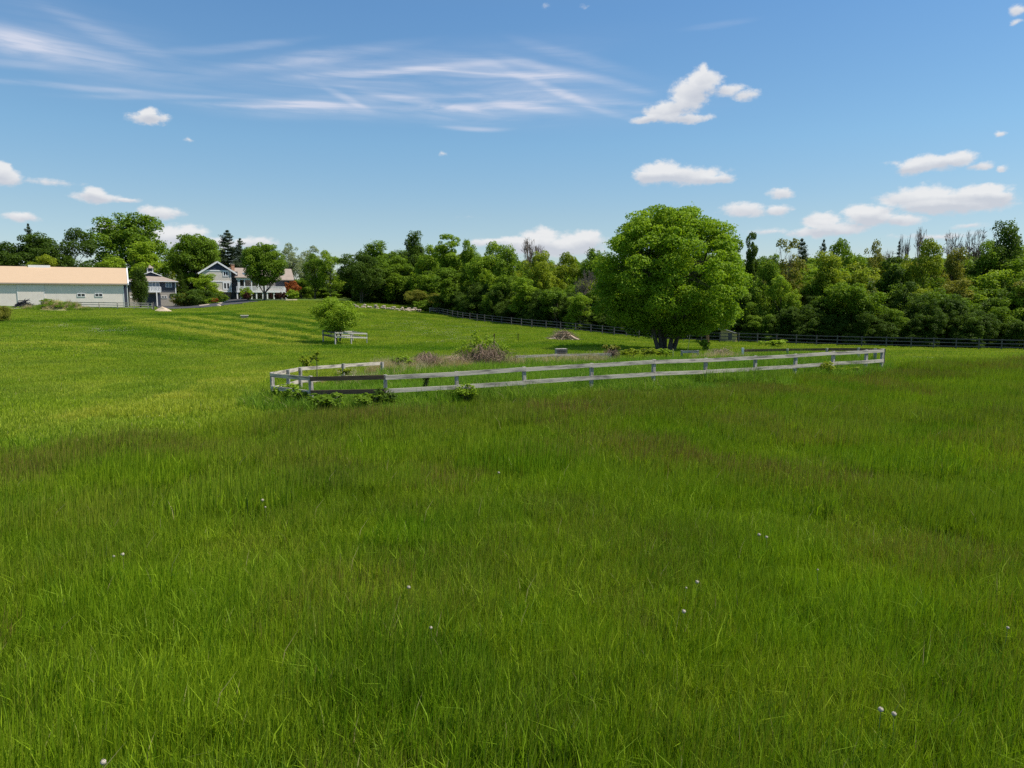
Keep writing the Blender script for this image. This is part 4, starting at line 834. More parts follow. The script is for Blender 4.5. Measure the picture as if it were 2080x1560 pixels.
def window(f, root, u0, u1, v0, v1, y=0.0, panes=2, glass='glass', fr=.10):
    um = (u0 + u1) / 2; xa, xb, za, zb = f.lx(u0, y), f.lx(u1, y), f.lz(um, v1, y), f.lz(um, v0, y)
    w = MB(); w.box(xa, xb, y - .08, y + .0, za, za + fr); w.box(xa, xb, y - .08, y, zb - fr, zb); w.box(xa, xa + fr, y - .078, y, za + fr, zb - fr); w.box(xb - fr, xb, y - .078, y, za + fr, zb - fr)
    st = (xb - xa) / panes
    for i in range(1, panes): w.box(xa + st * i - fr / 2, xa + st * i + fr / 2, y - .076, y, za + fr, zb - fr)
    W = w.build('window', M['white'], root); g = MB()
    for i in range(panes): g.box(xa + st * i + fr * .5, xa + st * (i + 1) - fr * .5, y - .03, y - .02, za + fr * .9, zb - fr * .9)
    g.build('pane', M[glass], W); return W
# barn
f = Frame(252, 622.6, 145, math.atan(.5365)); B = empty('barn', tuple(f.o), f.ang, label='long low light grey steel barn with a tan roof at the left edge', cat='barn')
xr = 0.0; xl = f.lx(-45); ze = f.lz(252, 577.5); hd = 8.5; zr = f.lz(256, 546, hd); xo = f.lx(260.5, -.4)
slope = (zr - ze) / (hd + .5)
mb = MB(); mb.box(xl, xr, 0, .15, -1.2, ze - .02); mb.box(xl, xl + .15, .15, 17, -1.2, ze - .02); mb.box(xr - .15, xr, .15, 17, -1.2, ze - .02); mb.box(xl, xr, 17, 17.15, -1.2, ze - .02)
mb.build('wall', M['barn_wall'], B)
mb = MB()
for sgn in (0, 1):
    ya, yb = (-.42, hd) if sgn == 0 else (17.5, hd); mb.prism([(xl - .4, ya, ze), (xo, ya, ze), (xo, yb, zr), (xl - .4, yb, zr)], (0, 0, .14))
rf_ = mb.build('roof', M['barn_roof'], B)
mb = MB(); mb.prism([(xo + .003, -.55, ze - .12), (xo + .003, hd, zr - .12), (xo + .003, 17.55, ze - .12), (xo + .003, 17.55, ze + .22), (xo + .003, hd, zr + .22), (xo + .003, -.55, ze + .22)], (.22, 0, 0)); mb.build('rake_trim', M['white'], B)
mb = MB(); mb.box(xl, xo, -.50, -.423, ze - .12, ze + .12); mb.build('gutter', mat_plain('tan_gutter', (.40, .33, .26), .6, .1), B)
xa_, xb_ = f.lx(62, hd), f.lx(106, hd); mb = MB(); mb.box(xa_, xb_, hd - .5, hd + .5, zr - .05, zr + .42); mb.build('ridge_vent', M['white'], rf_)
mb = MB(); mb.box(xr + .003, xo - .15, 2.2, 2.4, -1, ze + .4); mb.build('end_wall', M['blue_dark'], B)
mb = MB(); f.r(mb, 258.6, 259.9, 577.5, 622.6, -.2, .05); mb.build('corner_post', M['white'], B)
mb = MB(); f.r(mb, 250.6, 252, 577.5, 622.6, -.06, -.003); mb.build('corner_trim', M['white'], B)
mb = MB(); f.r(mb, 36, 90, 577, 622.6, -.1, -.004); dr = mb.build('sliding_door', M['barn_wall'], B)
mb = MB(); f.r(mb, 34, 144, 576.6, 578.3, -.13, -.104); mb.build('door_track', M['tan_wall'], dr)
mb = MB(); f.r(mb, 35.2, 36.2, 577, 624, -.12, -.104); f.r(mb, 89.6, 90.6, 577, 624, -.12, -.104); mb.build('door_edge', M['white'], dr)
window(f, B, 156.6, 173.4, 596, 602.8, -.004, 2); window(f, B, 192.6, 208.8, 596, 602.8, -.004, 2)
# grey garage
f = Frame(310, 622.6, 163, R(33)); G = empty('garage', tuple(f.o), f.ang, label='two storey grey garage with a cupola and a small white balcony, right of the barn', cat='garage')
x0, x1 = f.lx(263), f.lx(357.8); zm, ze = f.lz(345, 593.6), f.lz(340, 571.8); dp = 9.0
mb = MB(); mb.box(x0, x1, 0, dp, -1, zm); mb.build('lower_wall', M['tan_wall'], G)
mb = MB(); mb.box(x0 - .02, x1 + .02, -.02, dp + .02, zm, ze); mb.build('upper_wall', M['slate_wall'], G)
ov = .6; zt = f.lz(332, 561.2, 3.0); k = 2.6; xg0, xg1 = x0 + k, x1 - k; yb0, yb1 = k * .9, dp - k * .9
mb = MB(); lo = [(x0 - ov, -ov, ze), (x1 + ov, -ov, ze), (x1 + ov, dp + ov, ze), (x0 - ov, dp + ov, ze)]; hi = [(xg0, yb0, zt), (xg1, yb0, zt), (xg1, yb1, zt), (xg0, yb1, zt)]
for i in range(4): j = (i + 1) % 4; mb.poly([lo[i], lo[j], hi[j], hi[i]])
mb.prism(lo[::-1], (0, 0, -.12))
xm = (xg0 + xg1) / 2; zp = f.lz(300, 552.6, yb0)
mb.prism([(xg0 - .2, yb0 - .3, zt - .1), (xm, yb0 - .3, zp), (xm, yb1, zp), (xg0 - .2, yb1, zt - .1)], (0, 0, .12)); mb.prism([(xg1 + .2, yb0 - .3, zt - .1), (xm, yb0 - .3, zp), (xm, yb1, zp), (xg1 + .2, yb1, zt - .1)], (0, 0, .12))
rf_ = mb.build('roof', M['shingle'], G)
mb = MB(); mb.prism([(xg0, yb0, zt - .2), (xg1, yb0, zt - .2), (xm, yb0, zp - .05)], (0, .1, 0)); mb.build('gable', M['blue_dark'], rf_)
mb = MB(); mb.beam((xg0 - .2, yb0 - .34, zt), (xm, yb0 - .34, zp + .08), .08, .16); mb.beam((xg1 + .2, yb0 - .34, zt), (xm, yb0 - .34, zp + .08), .08, .16); mb.build('gable_trim', M['white'], rf_)
mb = MB(); cx0, cx1 = xm - .62, xm + .62; mb.box(cx0, cx1, yb0 + .4, yb0 + 1.6, zp - .3, zp + .95); cu = mb.build('cupola', M['white'], G)
mb = MB(); mb.box(cx0 + .2, cx1 - .2, yb0 + .36, yb0 + .399, zp + .15, zp + .8); mb.build('louvre', M['door_dark'], cu)
mb = MB(); zz = zp + .95; a_ = [(cx0 - .2, yb0 + .2, zz), (cx1 + .2, yb0 + .2, zz), (cx1 + .2, yb0 + 1.8, zz), (cx0 - .2, yb0 + 1.8, zz)]
for i in range(4): mb.poly([a_[i], a_[(i + 1) % 4], (xm, yb0 + 1, zz + .75)])
mb.poly(a_[::-1]); mb.build('cupola_roof', M['shingle'], cu)
mb = MB(); f.r(mb, 356.6, 358.4, 571.8, 622.6, -.08, -.021); mb.build('corner_trim', M['white'], G)
mb = MB(); f.r(mb, 258, 363, 570.9, 572.2, -ov - .05, -ov + .0); mb.build('gutter', M['white'], G)
window(f, G, 337.4, 350.2, 573.2, 583.8, -.021, 2, 'glass_sky'); window(f, G, 327.6, 339, 600.8, 605.8, -.004, 2)
mb = MB(); f.r(mb, 264, 270, 601, 605, -.06, -.004); mb.build('side_window', M['white'], G)
W = window(f, G, 303, 325, 572.8, 592, -.021, 3, 'glass_sky')
bal = MB(); yb = -1.5; f.r(bal, 299, 327.5, 592.2, 593.8, yb, -.022, 313); bl = bal.build('balcony', M['white'], G)
rl = MB(); zb0, zb1 = f.lz(313, 592.2, yb), f.lz(313, 582, yb); xa, xb = f.lx(299, yb), f.lx(327.5, yb)
rl.box(xa, xb, yb, yb + .07, zb1 - .08, zb1); rl.box(xa, xb, yb, yb + .07, zb0 + .08, zb0 + .16)
n = 24
for i in range(n + 1): x = xa + (xb - xa) * i / n; w_ = .06 if i % 6 else .14; rl.box(x - w_ / 2, x + w_ / 2, yb + .005, yb + .065, zb0, zb1 - .08)
for x in (xa + .04, xb - .04): rl.box(x - .04, x + .04, yb + .075, -.03, zb1 - .08, zb1)
rl.build('railing', M['white'], bl)
mb = MB(); f.r(mb, 317.5, 319.7, 593.8, 622.4, yb, yb + .2); mb.build('balcony_post', M['white'], bl)
mb = MB(); f.r(mb, 297, 317, 596.5, 622.4, -.05, -.004); mb.build('garage_door', M['blue_dark'], G)
mb = MB(); f.r(mb, 320.5, 326, 596.5, 622.4, -.05, -.004); mb.build('door', M['blue_dark'], G)
mb = MB(); t_ = [Vector((f.lx(348), -.06, f.lz(348, 600.5))) + Vector((math.cos(a) * .28, 0, math.sin(a) * .36)) for a in np.linspace(0, 6.283, 13)]; mb.tube(t_, [.1] * 13, 6)
o = mb.build('wreath', M['lf_dark'] , None, tuple((0, 0, 0))); o.location = f.o; o.rotation_euler = (0, 0, f.ang); setp(o, 'dark wreath hanging on the lower wall of the grey garage', 'wreath')
# main house
f = Frame(470, 608.3, 172, R(31)); Hs = empty('house', tuple(f.o), f.ang, label='large light grey house with a brown shingle roof, dark blue gable and white deck', cat='house')
xw0, xw1 = f.lx(412), f.lx(471); zt_ = f.lz(445, 549.7); z2 = f.lz(445, 571.5); z1 = f.lz(445, 592.5); dpw = 10
mb = MB(); mb.box(xw0, xw1, 0, dpw, z1, zt_); mb.build('wing_wall', M['cream_wall'], Hs)
mb = MB(); mb.box(xw0 + .3, xw1 - .02, 1.2, dpw, -1, z1 - .003); mb.build('ground_floor_wall', M['cream_wall'], Hs)
zpk = f.lz(445, 532.2); xp = f.lx(444); xe = f.lx(483); zee = f.lz(483, 557.3); xe0 = 2 * xp - xe
mb = MB(); mb.prism([(xw0, -.03, zt_), (xw1, -.03, zt_), (xw1, -.03, zee + (zpk - zee) * (xe - xw1) / (xe - xp) - .1), (xp, -.03, zpk - .15), (xw0, -.03, zee + (zpk - zee) * (xe - xw1) / (xe - xp) - .1)], (0, .12, 0)); mb.build('gable', M['blue_dark'], Hs)
mb = MB()
for xx in (xe, xe0): mb.prism([(xx, -.3, zee), (xp, -.3, zpk), (xp, dpw + .5, zpk), (xx, dpw + .5, zee)], (0, 0, .16))
wr_ = mb.build('wing_roof', M['shingle'], Hs)
mb = MB()
for xx in (xe, xe0): mb.beam((xx, -.36, zee + .03), (xp, -.36, zpk + .03), .1, .34)
mb.build('rake_trim', M['white'], wr_)
for vv in (549.7, 571.5, 592.0): mb = MB(); zc_ = f.lz(445, vv); mb.box(xw0, xw1 + .03, -.07 if vv < 590 else -.3, -.004 if vv < 590 else -.004, zc_ - .14, zc_ + .12); mb.build('band_board', M['white'], Hs)
mb = MB(); f.r(mb, 469.6, 471.2, 549, 592, -.06, -.003); mb.build('corner_trim', M['white'], Hs)
window(f, Hs, 454.6, 466, 550.4, 561.6, -.003, 2, fr=.2); window(f, Hs, 453.6, 468.6, 573, 588.3, -.003, 2, fr=.26)
mb = MB(); f.r(mb, 453, 458, 595, 606.5, 1.1, 1.19); f.r(mb, 459.5, 465, 595, 606.5, 1.1, 1.19); f.r(mb, 466, 469.5, 595, 606.5, 1.1, 1.19); mb.build('patio_door', M['glass'], Hs)
# main body behind
yb_ = 3.0; xm0, xm1 = f.lx(471, yb_), f.lx(597, yb_); zev = f.lz(560, 569.5, yb_ - .6); zrg = f.lz(540, 546.6, 9); 
mb = MB(); mb.box(xm0 - 1, xm1, yb_, 16, -1, zev); mb.build('main_wall', M['tan_wall'], Hs)
mb = MB(); mb.box(xw1 + .003, xw1 + 1.8, 1.6, yb_ - .01, -1, f.lz(474, 551)); mb.build('shaded_side_wall', M['slate_wall'], Hs)  # side wall of the wing, its shade put into the dark slate colour
mb = MB(); mb.box(f.lx(560, yb_), xm1 + .01, yb_ - .02, yb_ - .002, f.lz(580, 583, yb_), zev - .05); mb.build('blue_wall', M['slate_wall'], Hs)
xr0, xr1 = f.lx(474, 9), f.lx(593.5, 9); xv0, xv1 = f.lx(476, yb_ - .6), f.lx(599, yb_ - .6)
mb = MB(); mb.prism([(xv0 - 3, yb_ - .6, zev), (xv1, yb_ - .6, zev), (xr1, 9, zrg), (xr0 - 3, 9, zrg)], (0, 0, .18)); mb.prism([(xv0 - 3, 16.5, zev), (xv1, 16.5, zev), (xr1, 9, zrg), (xr0 - 3, 9, zrg)], (0, 0, .18)); mb.prism([(xv1 - .01, yb_ - .6, zev), (xv1 - .01, 16.5, zev), (xr1 - .01, 9, zrg)], (.02, 0, .17))
mr_ = mb.build('main_roof', M['shingle'], Hs)
for uu in (499.5, 575.5):
    t = .42; x = f.lx(uu, yb_ + 2); sl = (zrg - zev) / (9 - yb_ + .6); y_ = yb_ + 2; z_ = zev + sl * (y_ - yb_ + .6); mb = MB()
    mb.prism([(x - .45, y_, z_ + .2), (x + .45, y_, z_ + .2), (x + .45, y_ + .9, z_ + .2 + sl * .9), (x - .45, y_ + .9, z_ + .2 + sl * .9)], (0, 0, .1)); mb.build('skylight', M['glass_sky'], mr_)
mb = MB(); f.r(mb, 472.8, 478.8, 537, 552, 7.2, 8.4); ch = mb.build('chimney', M['brick'], Hs)
mb = MB(); f.r(mb, 472.4, 479.2, 536.2, 537.1, 7.1, 8.5); mb.build('chimney_cap', M['tan_wall'], ch)
# porch roof and deck
yd = -1.2; zf = f.lz(500, 591.3, yd); zpr = f.lz(500, 568, yd); xd0, xd1 = f.lx(481.5, yd), f.lx(585, yd)
xq = f.lx(540, yd)
mb = MB(); mb.box(xd0, xq, yd, yd + .2, f.lz(500, 568.6, yd), f.lz(500, 564.6, yd)); mb.build('porch_beam', M['white'], Hs)
mb = MB(); mb.prism([(xd0 - .3, yd - .3, f.lz(500, 564.5, yd)), (xq + .3, yd - .3, f.lz(500, 564.5, yd)), (xq + .3, yb_ + .6, zev + .9), (xd0 - .3, yb_ + .6, zev + .9)], (0, 0, .14)); mb.build('porch_roof', M['shingle'], Hs)
for uu in (485, 487.5, 497.8, 512, 526, 539.5): mb = MB(); x = f.lx(uu, yd); mb.box(x - .11, x + .11, yd + .01, yd + .19, zf, f.lz(500, 568.6, yd) - .003); mb.build('porch_column', M['white'], Hs)
mb = MB(); f.r(mb, 487, 497, 569.5, 580, yb_ - .04, yb_ - .003); f.r(mb, 514, 524, 569.5, 580, yb_ - .04, yb_ - .003); mb.build('porch_door', M['glass'], Hs)
mb = MB(); mb.box(xd0, xd1, yd, yb_ - .02, zf - .32, zf); dk_ = mb.build('deck', M['white'], Hs)
rl = MB(); zt2 = zf + 1.15; rl.box(xd0, xd1, yd + .02, yd + .1, zt2 - .1, zt2); rl.box(xd0, xd1, yd + .02, yd + .1, zf + .1, zf + .18)
nb = int((xd1 - xd0) / .2)
for i in range(nb + 1): x = xd0 + (xd1 - xd0) * i / nb; rl.box(x - .045, x + .045, yd + .03, yd + .09, zf, zt2 - .1)
rl.box(xd1 - .08, xd1, yd + .11, yb_, zt2 - .1, zt2)
for i in range(14): y_ = yd + .3 + i * .28; rl.box(xd1 - .07, xd1 - .01, y_, y_ + .09, zf, zt2 - .1)
rl.build('railing', M['white'], dk_)
for uu in (482.5, 511.5, 521.5, 534.5, 543.5, 557, 571, 584): mb = MB(); x = f.lx(uu, yd); mb.box(x - .14, x + .14, yd + .12, yd + .4, -1, zf - .323); mb.build('deck_post', M['white'], dk_)
for (ua, ub) in ((494, 486.5), (571, 580)):
    mb = MB(); xa, xb = f.lx(ua, yd - .6), f.lx(ub, yd - .6)
    for i in range(9): t = i / 9; x = xa + (xb - xa) * t; mb.box(min(x, x + (xb - xa) / 9), max(x, x + (xb - xa) / 9), yd - 1.3, yd - .02, zf * (1 - t) - .3 - .02 * i, zf * (1 - t) - .1)
    st_ = mb.build('stairs', M['tan_wall'], Hs); mb = MB(); mb.beam((xa, yd - 1.35, zf + .9), (xb, yd - 1.35, .9), .08, .1); mb.beam((xa, yd - 1.35, zf), (xb, yd - 1.35, -.02), .08, .25); mb.build('handrail', M['white'], st_)
# driveway, edging
def sheet(name, poly, mat, lift, kind='structure', step=1.2, **pr):
    P = np.array([p[:2] for p in poly]); x0, y0 = P.min(0); x1, y1 = P.max(0); nx_, ny_ = int((x1 - x0) / step) + 2, int((y1 - y0) / step) + 2
    import bmesh
    bm = bmesh.new(); vs = [bm.verts.new((p[0], p[1], 0)) for p in P]; fc = bm.faces.new(vs); bmesh.ops.triangulate(bm, faces=[fc])
    for ax, a, b in ((0, x0, x1), (1, y0, y1)):
        t = a + step
        while t < b:
            co = [0, 0, 0]; no = [0, 0, 0]; co[ax] = t; no[ax] = 1; bmesh.ops.bisect_plane(bm, geom=bm.verts[:] + bm.edges[:] + bm.faces[:], plane_co=co, plane_no=no); t += step
    X_ = np.array([v.co.x for v in bm.verts]); Y_ = np.array([v.co.y for v in bm.verts]); Z_ = gz(X_, Y_) + .05 * fnoise(X_, Y_, 5, 11)
    for v, z in zip(bm.verts, Z_): v.co.z = z + lift
    bmesh.ops.recalc_face_normals(bm, faces=bm.faces[:])
    me = bpy.data.meshes.new(name); bm.to_mesh(me); me.materials.append(mat)
    return setp(link(name, me), kind=kind, **pr)
sheet('driveway', drive_poly, mat_plain('asphalt', (.060, .060, .066), .9, .15, 2), .16)
def strip(name, pts, mat, w, h, **pr):
    mb = MB(); P = resample([tuple(hit(*p)[:2]) for p in pts], 1.5); r0 = Vector((P[0][0], P[0][1], gz1(*P[0])))
    for a, b in zip(P[:-1], P[1:]): mb.beam((a[0], a[1], gz1(*a) + .1), (b[0], b[1], gz1(*b) + .1), w, h)
    o = mb.build(name, mat, None, r0); o.location = r0; return setp(o, **pr)
M['edging'] = mat_plain('pale_edging_stone', (.55, .45, .36), .8, .2, 4)
strip('garden_edging', ((404,623.2),(425,620.6),(445,618.5),(458,616.4),(462,614.6)), M['edging'], .3, .45, label='pale curved stone edging in front of the junipers by the driveway', cat='edging')
strip('garden_edging', ((508,610.4),(540,610.5),(580,610.8),(603,610)), M['edging'], .25, .3, label='thin pale edging below the dark shrubs at the house deck', cat='edging')
# ------------------------------------------------------------------ planting by the houses
SG = 'round dark red shrubs below the deck'
for i, (u, w) in enumerate(((550.6, 7), (561, 9), (569, 9), (578, 11))):
    tree('shrub', u, 594.5 - (i == 3), w, 168.5, 'ball', 'lf_red', ('smallest', 'second', 'third', 'largest')[i] + ' dark red ball shrub below the deck, counted from the lawn tree', 'shrub', SG, vbase=609.5)
tree('shrub', 503, 594, 18, 168, 'ball', 'lf_red', 'dark red shrub at the foot of the left deck stairs', 'shrub', vbase=610)
tree('shrub', 500, 583.5, 26, 169.5, 'shrub', 'lf_bright', 'light green shrub in front of the left end of the deck', 'shrub', vbase=608)
tree('shrub', 594, 588, 26, 168, 'shrub', 'lf_bright', 'yellow green shrub at the right end of the deck', 'shrub', vbase=609.5)
tree('ornamental_shrub', 594, 571, 30, 171, 'shrub', 'lf_rust', 'orange brown japanese maple at the right corner of the house', 'shrub', vbase=600)
tree('shrub', 399, 588, 78, 160, 'juniper', 'lf_dark', 'wide spreading dark juniper left of the driveway', 'shrub', vbase=622.5)
tree('shrub', 372, 596, 42, 160, 'juniper', 'lf_olive', 'dull green juniper next to the right wall of the grey garage', 'shrub', vbase=622)
tree('shrub', 452, 598, 22, 166, 'ball', 'lf_mid', 'round green shrub at the house end of the driveway', 'shrub', vbase=614)
tree('shrub', 434, 606, 40, 158, 'juniper', 'lf_bright', 'low light green shrubs along the pale curved edging', 'shrub', vbase=620)
tree('shrub', 436, 605.5, 16, 157, 'ball', 'lf_rust', 'small orange flowering shrub by the driveway edging', 'shrub', vbase=618)
tree('broadleaf_tree', 386, 540, 40, 180, 'round', 'lf_dark', 'dark tree filling the gap right of the narrow conifer', 'tree')
for (u, vt, w, Y, k_, mt, lb) in ((690,575,60,200,'skirt','lf_mid','leafy green bush between the maples and the spreading oak'),(655,585,60,190,'skirt','lf_mid','low green bush under the pair of maples'),(-10,620,50,100,'juniper','lf_olive','brownish green bush at the left photo edge in front of the barn'),
    (845,588,50,152,'spread','lf_olive','left one of two olive thorn bushes above the end of the stone wall'),(902,592,62,148,'spread','lf_olive','right one of two olive thorn bushes, beside the pale fence piece'),(858,610,40,149,'shrub','lf_mid','low green bush under the two thorn bushes')):
    tree('shrub', u, vt, w, Y, k_, mt, lb, 'bush')
for i, (u, vt, w, Y) in enumerate(((12,560,90,215),(190,560,80,220),(330,560,70,225),(560,575,90,230),(100,560,90,225),(620,572,60,225),(-60,560,90,220),(440,565,70,228),(500,570,70,230),(270,565,60,228),(382,565,60,226),(668,570,60,215))):
    zg = gz1(ray(u, 600)[0] * Y, Y)
hp, hr, hs = [], [], []
for u in np.arange(-60, 760, 13):
    Y = 225 + rw.uniform(-8, 14); X_ = ray(u, 600)[0] / ray(u, 600)[1] * Y; hp.append((X_, Y, gz1(X_, Y) - 1.0)); hr.append((0, 0, rw.uniform(0, 6.28))); s = rw.uniform(.35, .62); hs.append((s * 1.3, s * 1.3, s))
for u in np.arange(560, 770, 9):
    Y = 200 + rw.uniform(-6, 6); X_ = ray(u, 600)[0] / ray(u, 600)[1] * Y; hp.append((X_, Y, gz1(X_, Y) - .9)); hr.append((0, 0, rw.uniform(0, 6.28))); s = rw.uniform(.25, .4); hs.append((s * 1.2, s * 1.2, s))
scatter('distant_woodland', hp, np.array(hr), np.array(hs), wv, label='low distant line of trees on the horizon behind barn and houses', cat='woodland')

# ------------------------------------------------------------------ things in the field
bushv = broadleaf(H=4.8, Rr=2.2, z0=.5, ncl=90, n=15000, leaf=.13, top=-.12, rough=.2, stems=4, tail=.12); VAR['bushtree'] = (*bushv, 4.8, 2.2)
tree('bush_tree', 684, 605, 92, 81, 'bushtree', 'lf_bright', 'round bushy green tree leaning inside its small square fence on the slope', 'bush', vbase=690)
# stone wall
def blob(mb, c, s, rng, n=5, seg=7):
    b = len(mb.v); ph = [rng.uniform(.8, 1.15) for _ in range(seg)]
    for i in range(n):
        t = math.pi * i / (n - 1)
        for k_ in range(seg):
            a = 2 * math.pi * k_ / seg; r_ = math.sin(t) ** .6 * ph[k_]; mb.v.append((c[0] + s[0] * r_ * math.cos(a), c[1] + s[1] * r_ * math.sin(a), c[2] + s[2] * math.cos(t)))
    for i in range(n - 1):
        for k_ in range(seg): k2 = (k_ + 1) % seg; mb.f.append((b + i * seg + k_, b + (i + 1) * seg + k_, b + (i + 1) * seg + k2, b + i * seg + k2))
rs = random.Random(9); mb = MB(); pw_ = resample([tuple(hit(u, v)[:2]) for u, v in ((722,626),(748,626.8),(775,628.5),(800,631),(825,632.6),(851,633.2))], .62); r0 = (pw_[0][0], pw_[0][1], gz1(*pw_[0]))
for i, (x, y) in enumerate(pw_):
    for lv in range(2 if i % 3 else 3): z = gz1(x, y) + .05 + lv * .30; blob(mb, (x + rs.uniform(-.2, .2), y + rs.uniform(-.12, .12), z), (rs.uniform(.28, .5), rs.uniform(.25, .4), rs.uniform(.12, .22)), rs)
o = mb.build('stone_wall', mat_plain('limestone', (.46, .38, .30), .9, .45, 1.1, bump=.3), None, r0); o.location = r0; setp(o, 'low dry wall of pale rough boulders at the top of the slope below the oak', 'stone wall')
# brush pile
def stick_heap(name, label, c, w, h, n, mat, rng, cat, dirs=None, rr=(.012, .035), L_=(.8, 2.0), arch=False, parent=None):
    mb = MB()
    for i in range(n):
        x, y = rng.gauss(0, .33) * w, rng.gauss(0, .3) * w * .6; hh = h * max(.05, 1 - (x / w) ** 2 * 2.6 - (y / w) ** 2 * 3) ; z = rng.random() ** .7 * hh
        a = rng.uniform(0, 6.28); e = rng.uniform(-.15, .45) if dirs is None else rng.gauss(dirs[1], .25); l = rng.uniform(*L_); a = a if dirs is None or rng.random() < .4 else rng.gauss(dirs[0], .5)
        d = Vector((math.cos(a) * math.cos(e), math.sin(a) * math.cos(e), math.sin(e))); p = Vector((x, y, z)); r_ = rng.uniform(*rr)
        if arch: mb.tube([p - Vector((0, 0, z + .45)), p + Vector((0, 0, .15 * h)) + d * l * .4, p + d * l * .75 + Vector((0, 0, -z * .3)), p + d * l * .95 + Vector((0, 0, -z * .8))], [r_, r_ * .8, r_ * .6, r_ * .4], 3)
        else: mb.tube([p - d * l * .5, p + Vector((0, 0, .04)), p + d * l * .5], [r_, r_ * .8, r_ * .4], 4)
    if parent: o = mb.build(name, mat, parent); return o
    o = mb.build(name, mat); o.location = c; return setp(o, label, cat)
M['dry_twig'] = mat_plain('dry_twig', (.38, .29, .20), .9, .4, 2.5)
M['cane'] = mat_plain('bramble_cane', (.25, .175, .125), .9, .35, 2)
M['cut_wood'] = mat_plain('cut_wood', (.62, .48, .36), .85, .15)
p = hit(1145, 691.5); bpz = empty('brush_pile', tuple(p), label='heap of cut branches and brush on the grass left of the big tree', cat='brush pile')
stick_heap('branches', None, None, 2.3, 1.0, 380, M['dry_twig'], random.Random(4), None, dirs=(2.85, .22), L_=(.7, 1.9), parent=bpz)
for i, (x, z, a) in enumerate(((1.0, .35, -.5), (1.25, .22, -.35), (.75, .2, -.6), (-1.3, .2, .2))):
    mb = MB(); d = Vector((math.cos(a), -.3, math.sin(a))); q_ = Vector((x, -.7, z)); mb.tube([q_ - d * .35, q_ + d * .35], [.1, .09], 8); mb.build('log', M['cut_wood'], bpz)
# stakes
def stake(u, v, vt, Y, w, mat, label, cat='stake', name='stake', lean=0):
    b = at(u, v, Y) if Y else hit(u, v); t = at(u, vt, b[1]); h = t[2] - b[2]; mb = MB(); mb.beam((0, 0, -.3), (lean, 0, h), w, w); mb.beam((-w * .9, 0, h * .86), (w * .9, 0, h * .88), .02, .03)
    o = mb.build(name, mat); o.location = b; return setp(o, label, cat)
M['rust'] = mat_plain('rusty_steel', (.10, .055, .03), .8, .3)
stake(1002.5, 712, 677.5, 42.5, .06, M['rust'], 'rusty steel stake standing in the bramble bush, left one of two', lean=.05)
stake(1052.5, 694.5, 677.5, None, .07, M['rust'], 'rusty steel stake in open grass right of the bramble bush')
stake(1508.5, 722, 706.5, 41.4, .10, M['white'], 'white plastic pipe standing at the broken back rail of the pen', 'pipe', 'marker_pipe')
stake(1367, 724, 709, 41, .045, mat_plain('yellow_plastic', (.75, .62, .20), .5, .05), 'thin yellow marker stake below the big tree', 'stake', 'marker_stake')
stake(1395.5, 716, 679, 44, .02, M['dry_twig'], 'single tall dry weed stalk right of the big tree stems', 'weed', 'weed_stalk', lean=.15)
# box in the field, crate, rocks
p = hit(497, 647.5); mb = MB(); mb.box(-.48, .48, -.4, .4, -.1, .42); bx = empty('wooden_box', tuple(p), .35, label='small pale wooden box standing alone on the upper mown slope', cat='box'); mb.build('body', mat_plain('box_wood', (.42, .33, .25), .85, .2), bx)
mb = MB(); mb.box(-.58, .58, -.5, .5, .423, .50); mb.build('lid', mat_plain('box_lid', (.62, .56, .50), .8, .1), bx)
p = at(1139.5, 722, 43.2); cr = empty('crate', (p[0], p[1], p[2]), .25, label='dark weathered slatted crate standing behind the back rail of the pen', cat='crate')
for z in (.08, .2, .32): mb = MB(); mb.box(-.33, .33, -.22, -.19, z - .045, z + .045); mb.box(-.33, .33, .19, .22, z - .045, z + .045); mb.build('slat', M['wood_dark'], cr)
mb = MB(); mb.box(-.34, .34, -.18, .18, .385, .41); mb.box(-.32, -.26, -.18, .18, 0, .38); mb.box(.26, .32, -.18, .18, 0, .38); mb.build('frame', M['wood_post'], cr)
p = hit(444, 623.5); mb = MB(); blob(mb, (0, 0, .2), (.5, .35, .3), rs); o = mb.build('rock', M['edging']); o.location = p; setp(o, 'small pale rock at the near edge of the driveway', 'rock')
p = hit(1635, 738.5); mb = MB(); [blob(mb, (x, 0, .12), (.16, .12, .1), rs) for x in (-.2, .06, .26)]; o = mb.build('rock', mat_plain('pinkish_stone', (.60, .46, .36), .9, .2)); o.location = (p[0], p[1], p[2] + .22); setp(o, 'pale pinkish stones in the grass inside the right end of the pen', 'rock')
# earth, weeds and scrap by the barn
def mound(name, label, u, v, w, h, mat, cat, seed, Y=None, ry=.5, kind=None):
    p = hit(u, v) if Y is None else at(u, v, Y); rm = np.random.RandomState(seed); a = np.linspace(-1, 1, 25); X_, Y_ = np.meshgrid(a, a); r_ = np.hypot(X_, Y_)
    Z_ = h * np.clip(np.cos(np.clip(r_, 0, 1) * math.pi) * .5 + .5, 0, 1) * (1 + .25 * fnoise(X_ * 3, Y_ * 3, 2.0, seed)) - .15 * (r_ > .95)
    idx_ = np.arange(625).reshape(25, 25); F_ = np.stack([idx_[:-1, :-1], idx_[:-1, 1:], idx_[1:, 1:], idx_[1:, :-1]], -1).reshape(-1, 4)
    o = link(name, np_mesh(name, np.stack([X_ * w / 2, Y_ * w / 2 * ry, Z_], -1).reshape(-1, 3), F_, 4, mat, smooth=True)); o.location = p; return setp(o, label, cat, kind=kind)
mound('sand_pile', 'pale tan pile of sand beside the driveway at the end of the barn fence', 331, 633, 4.0, .75, mat_plain('sand', (.50, .40, .29), .95, .12, 3, bump=.3), 'sand pile', 3)
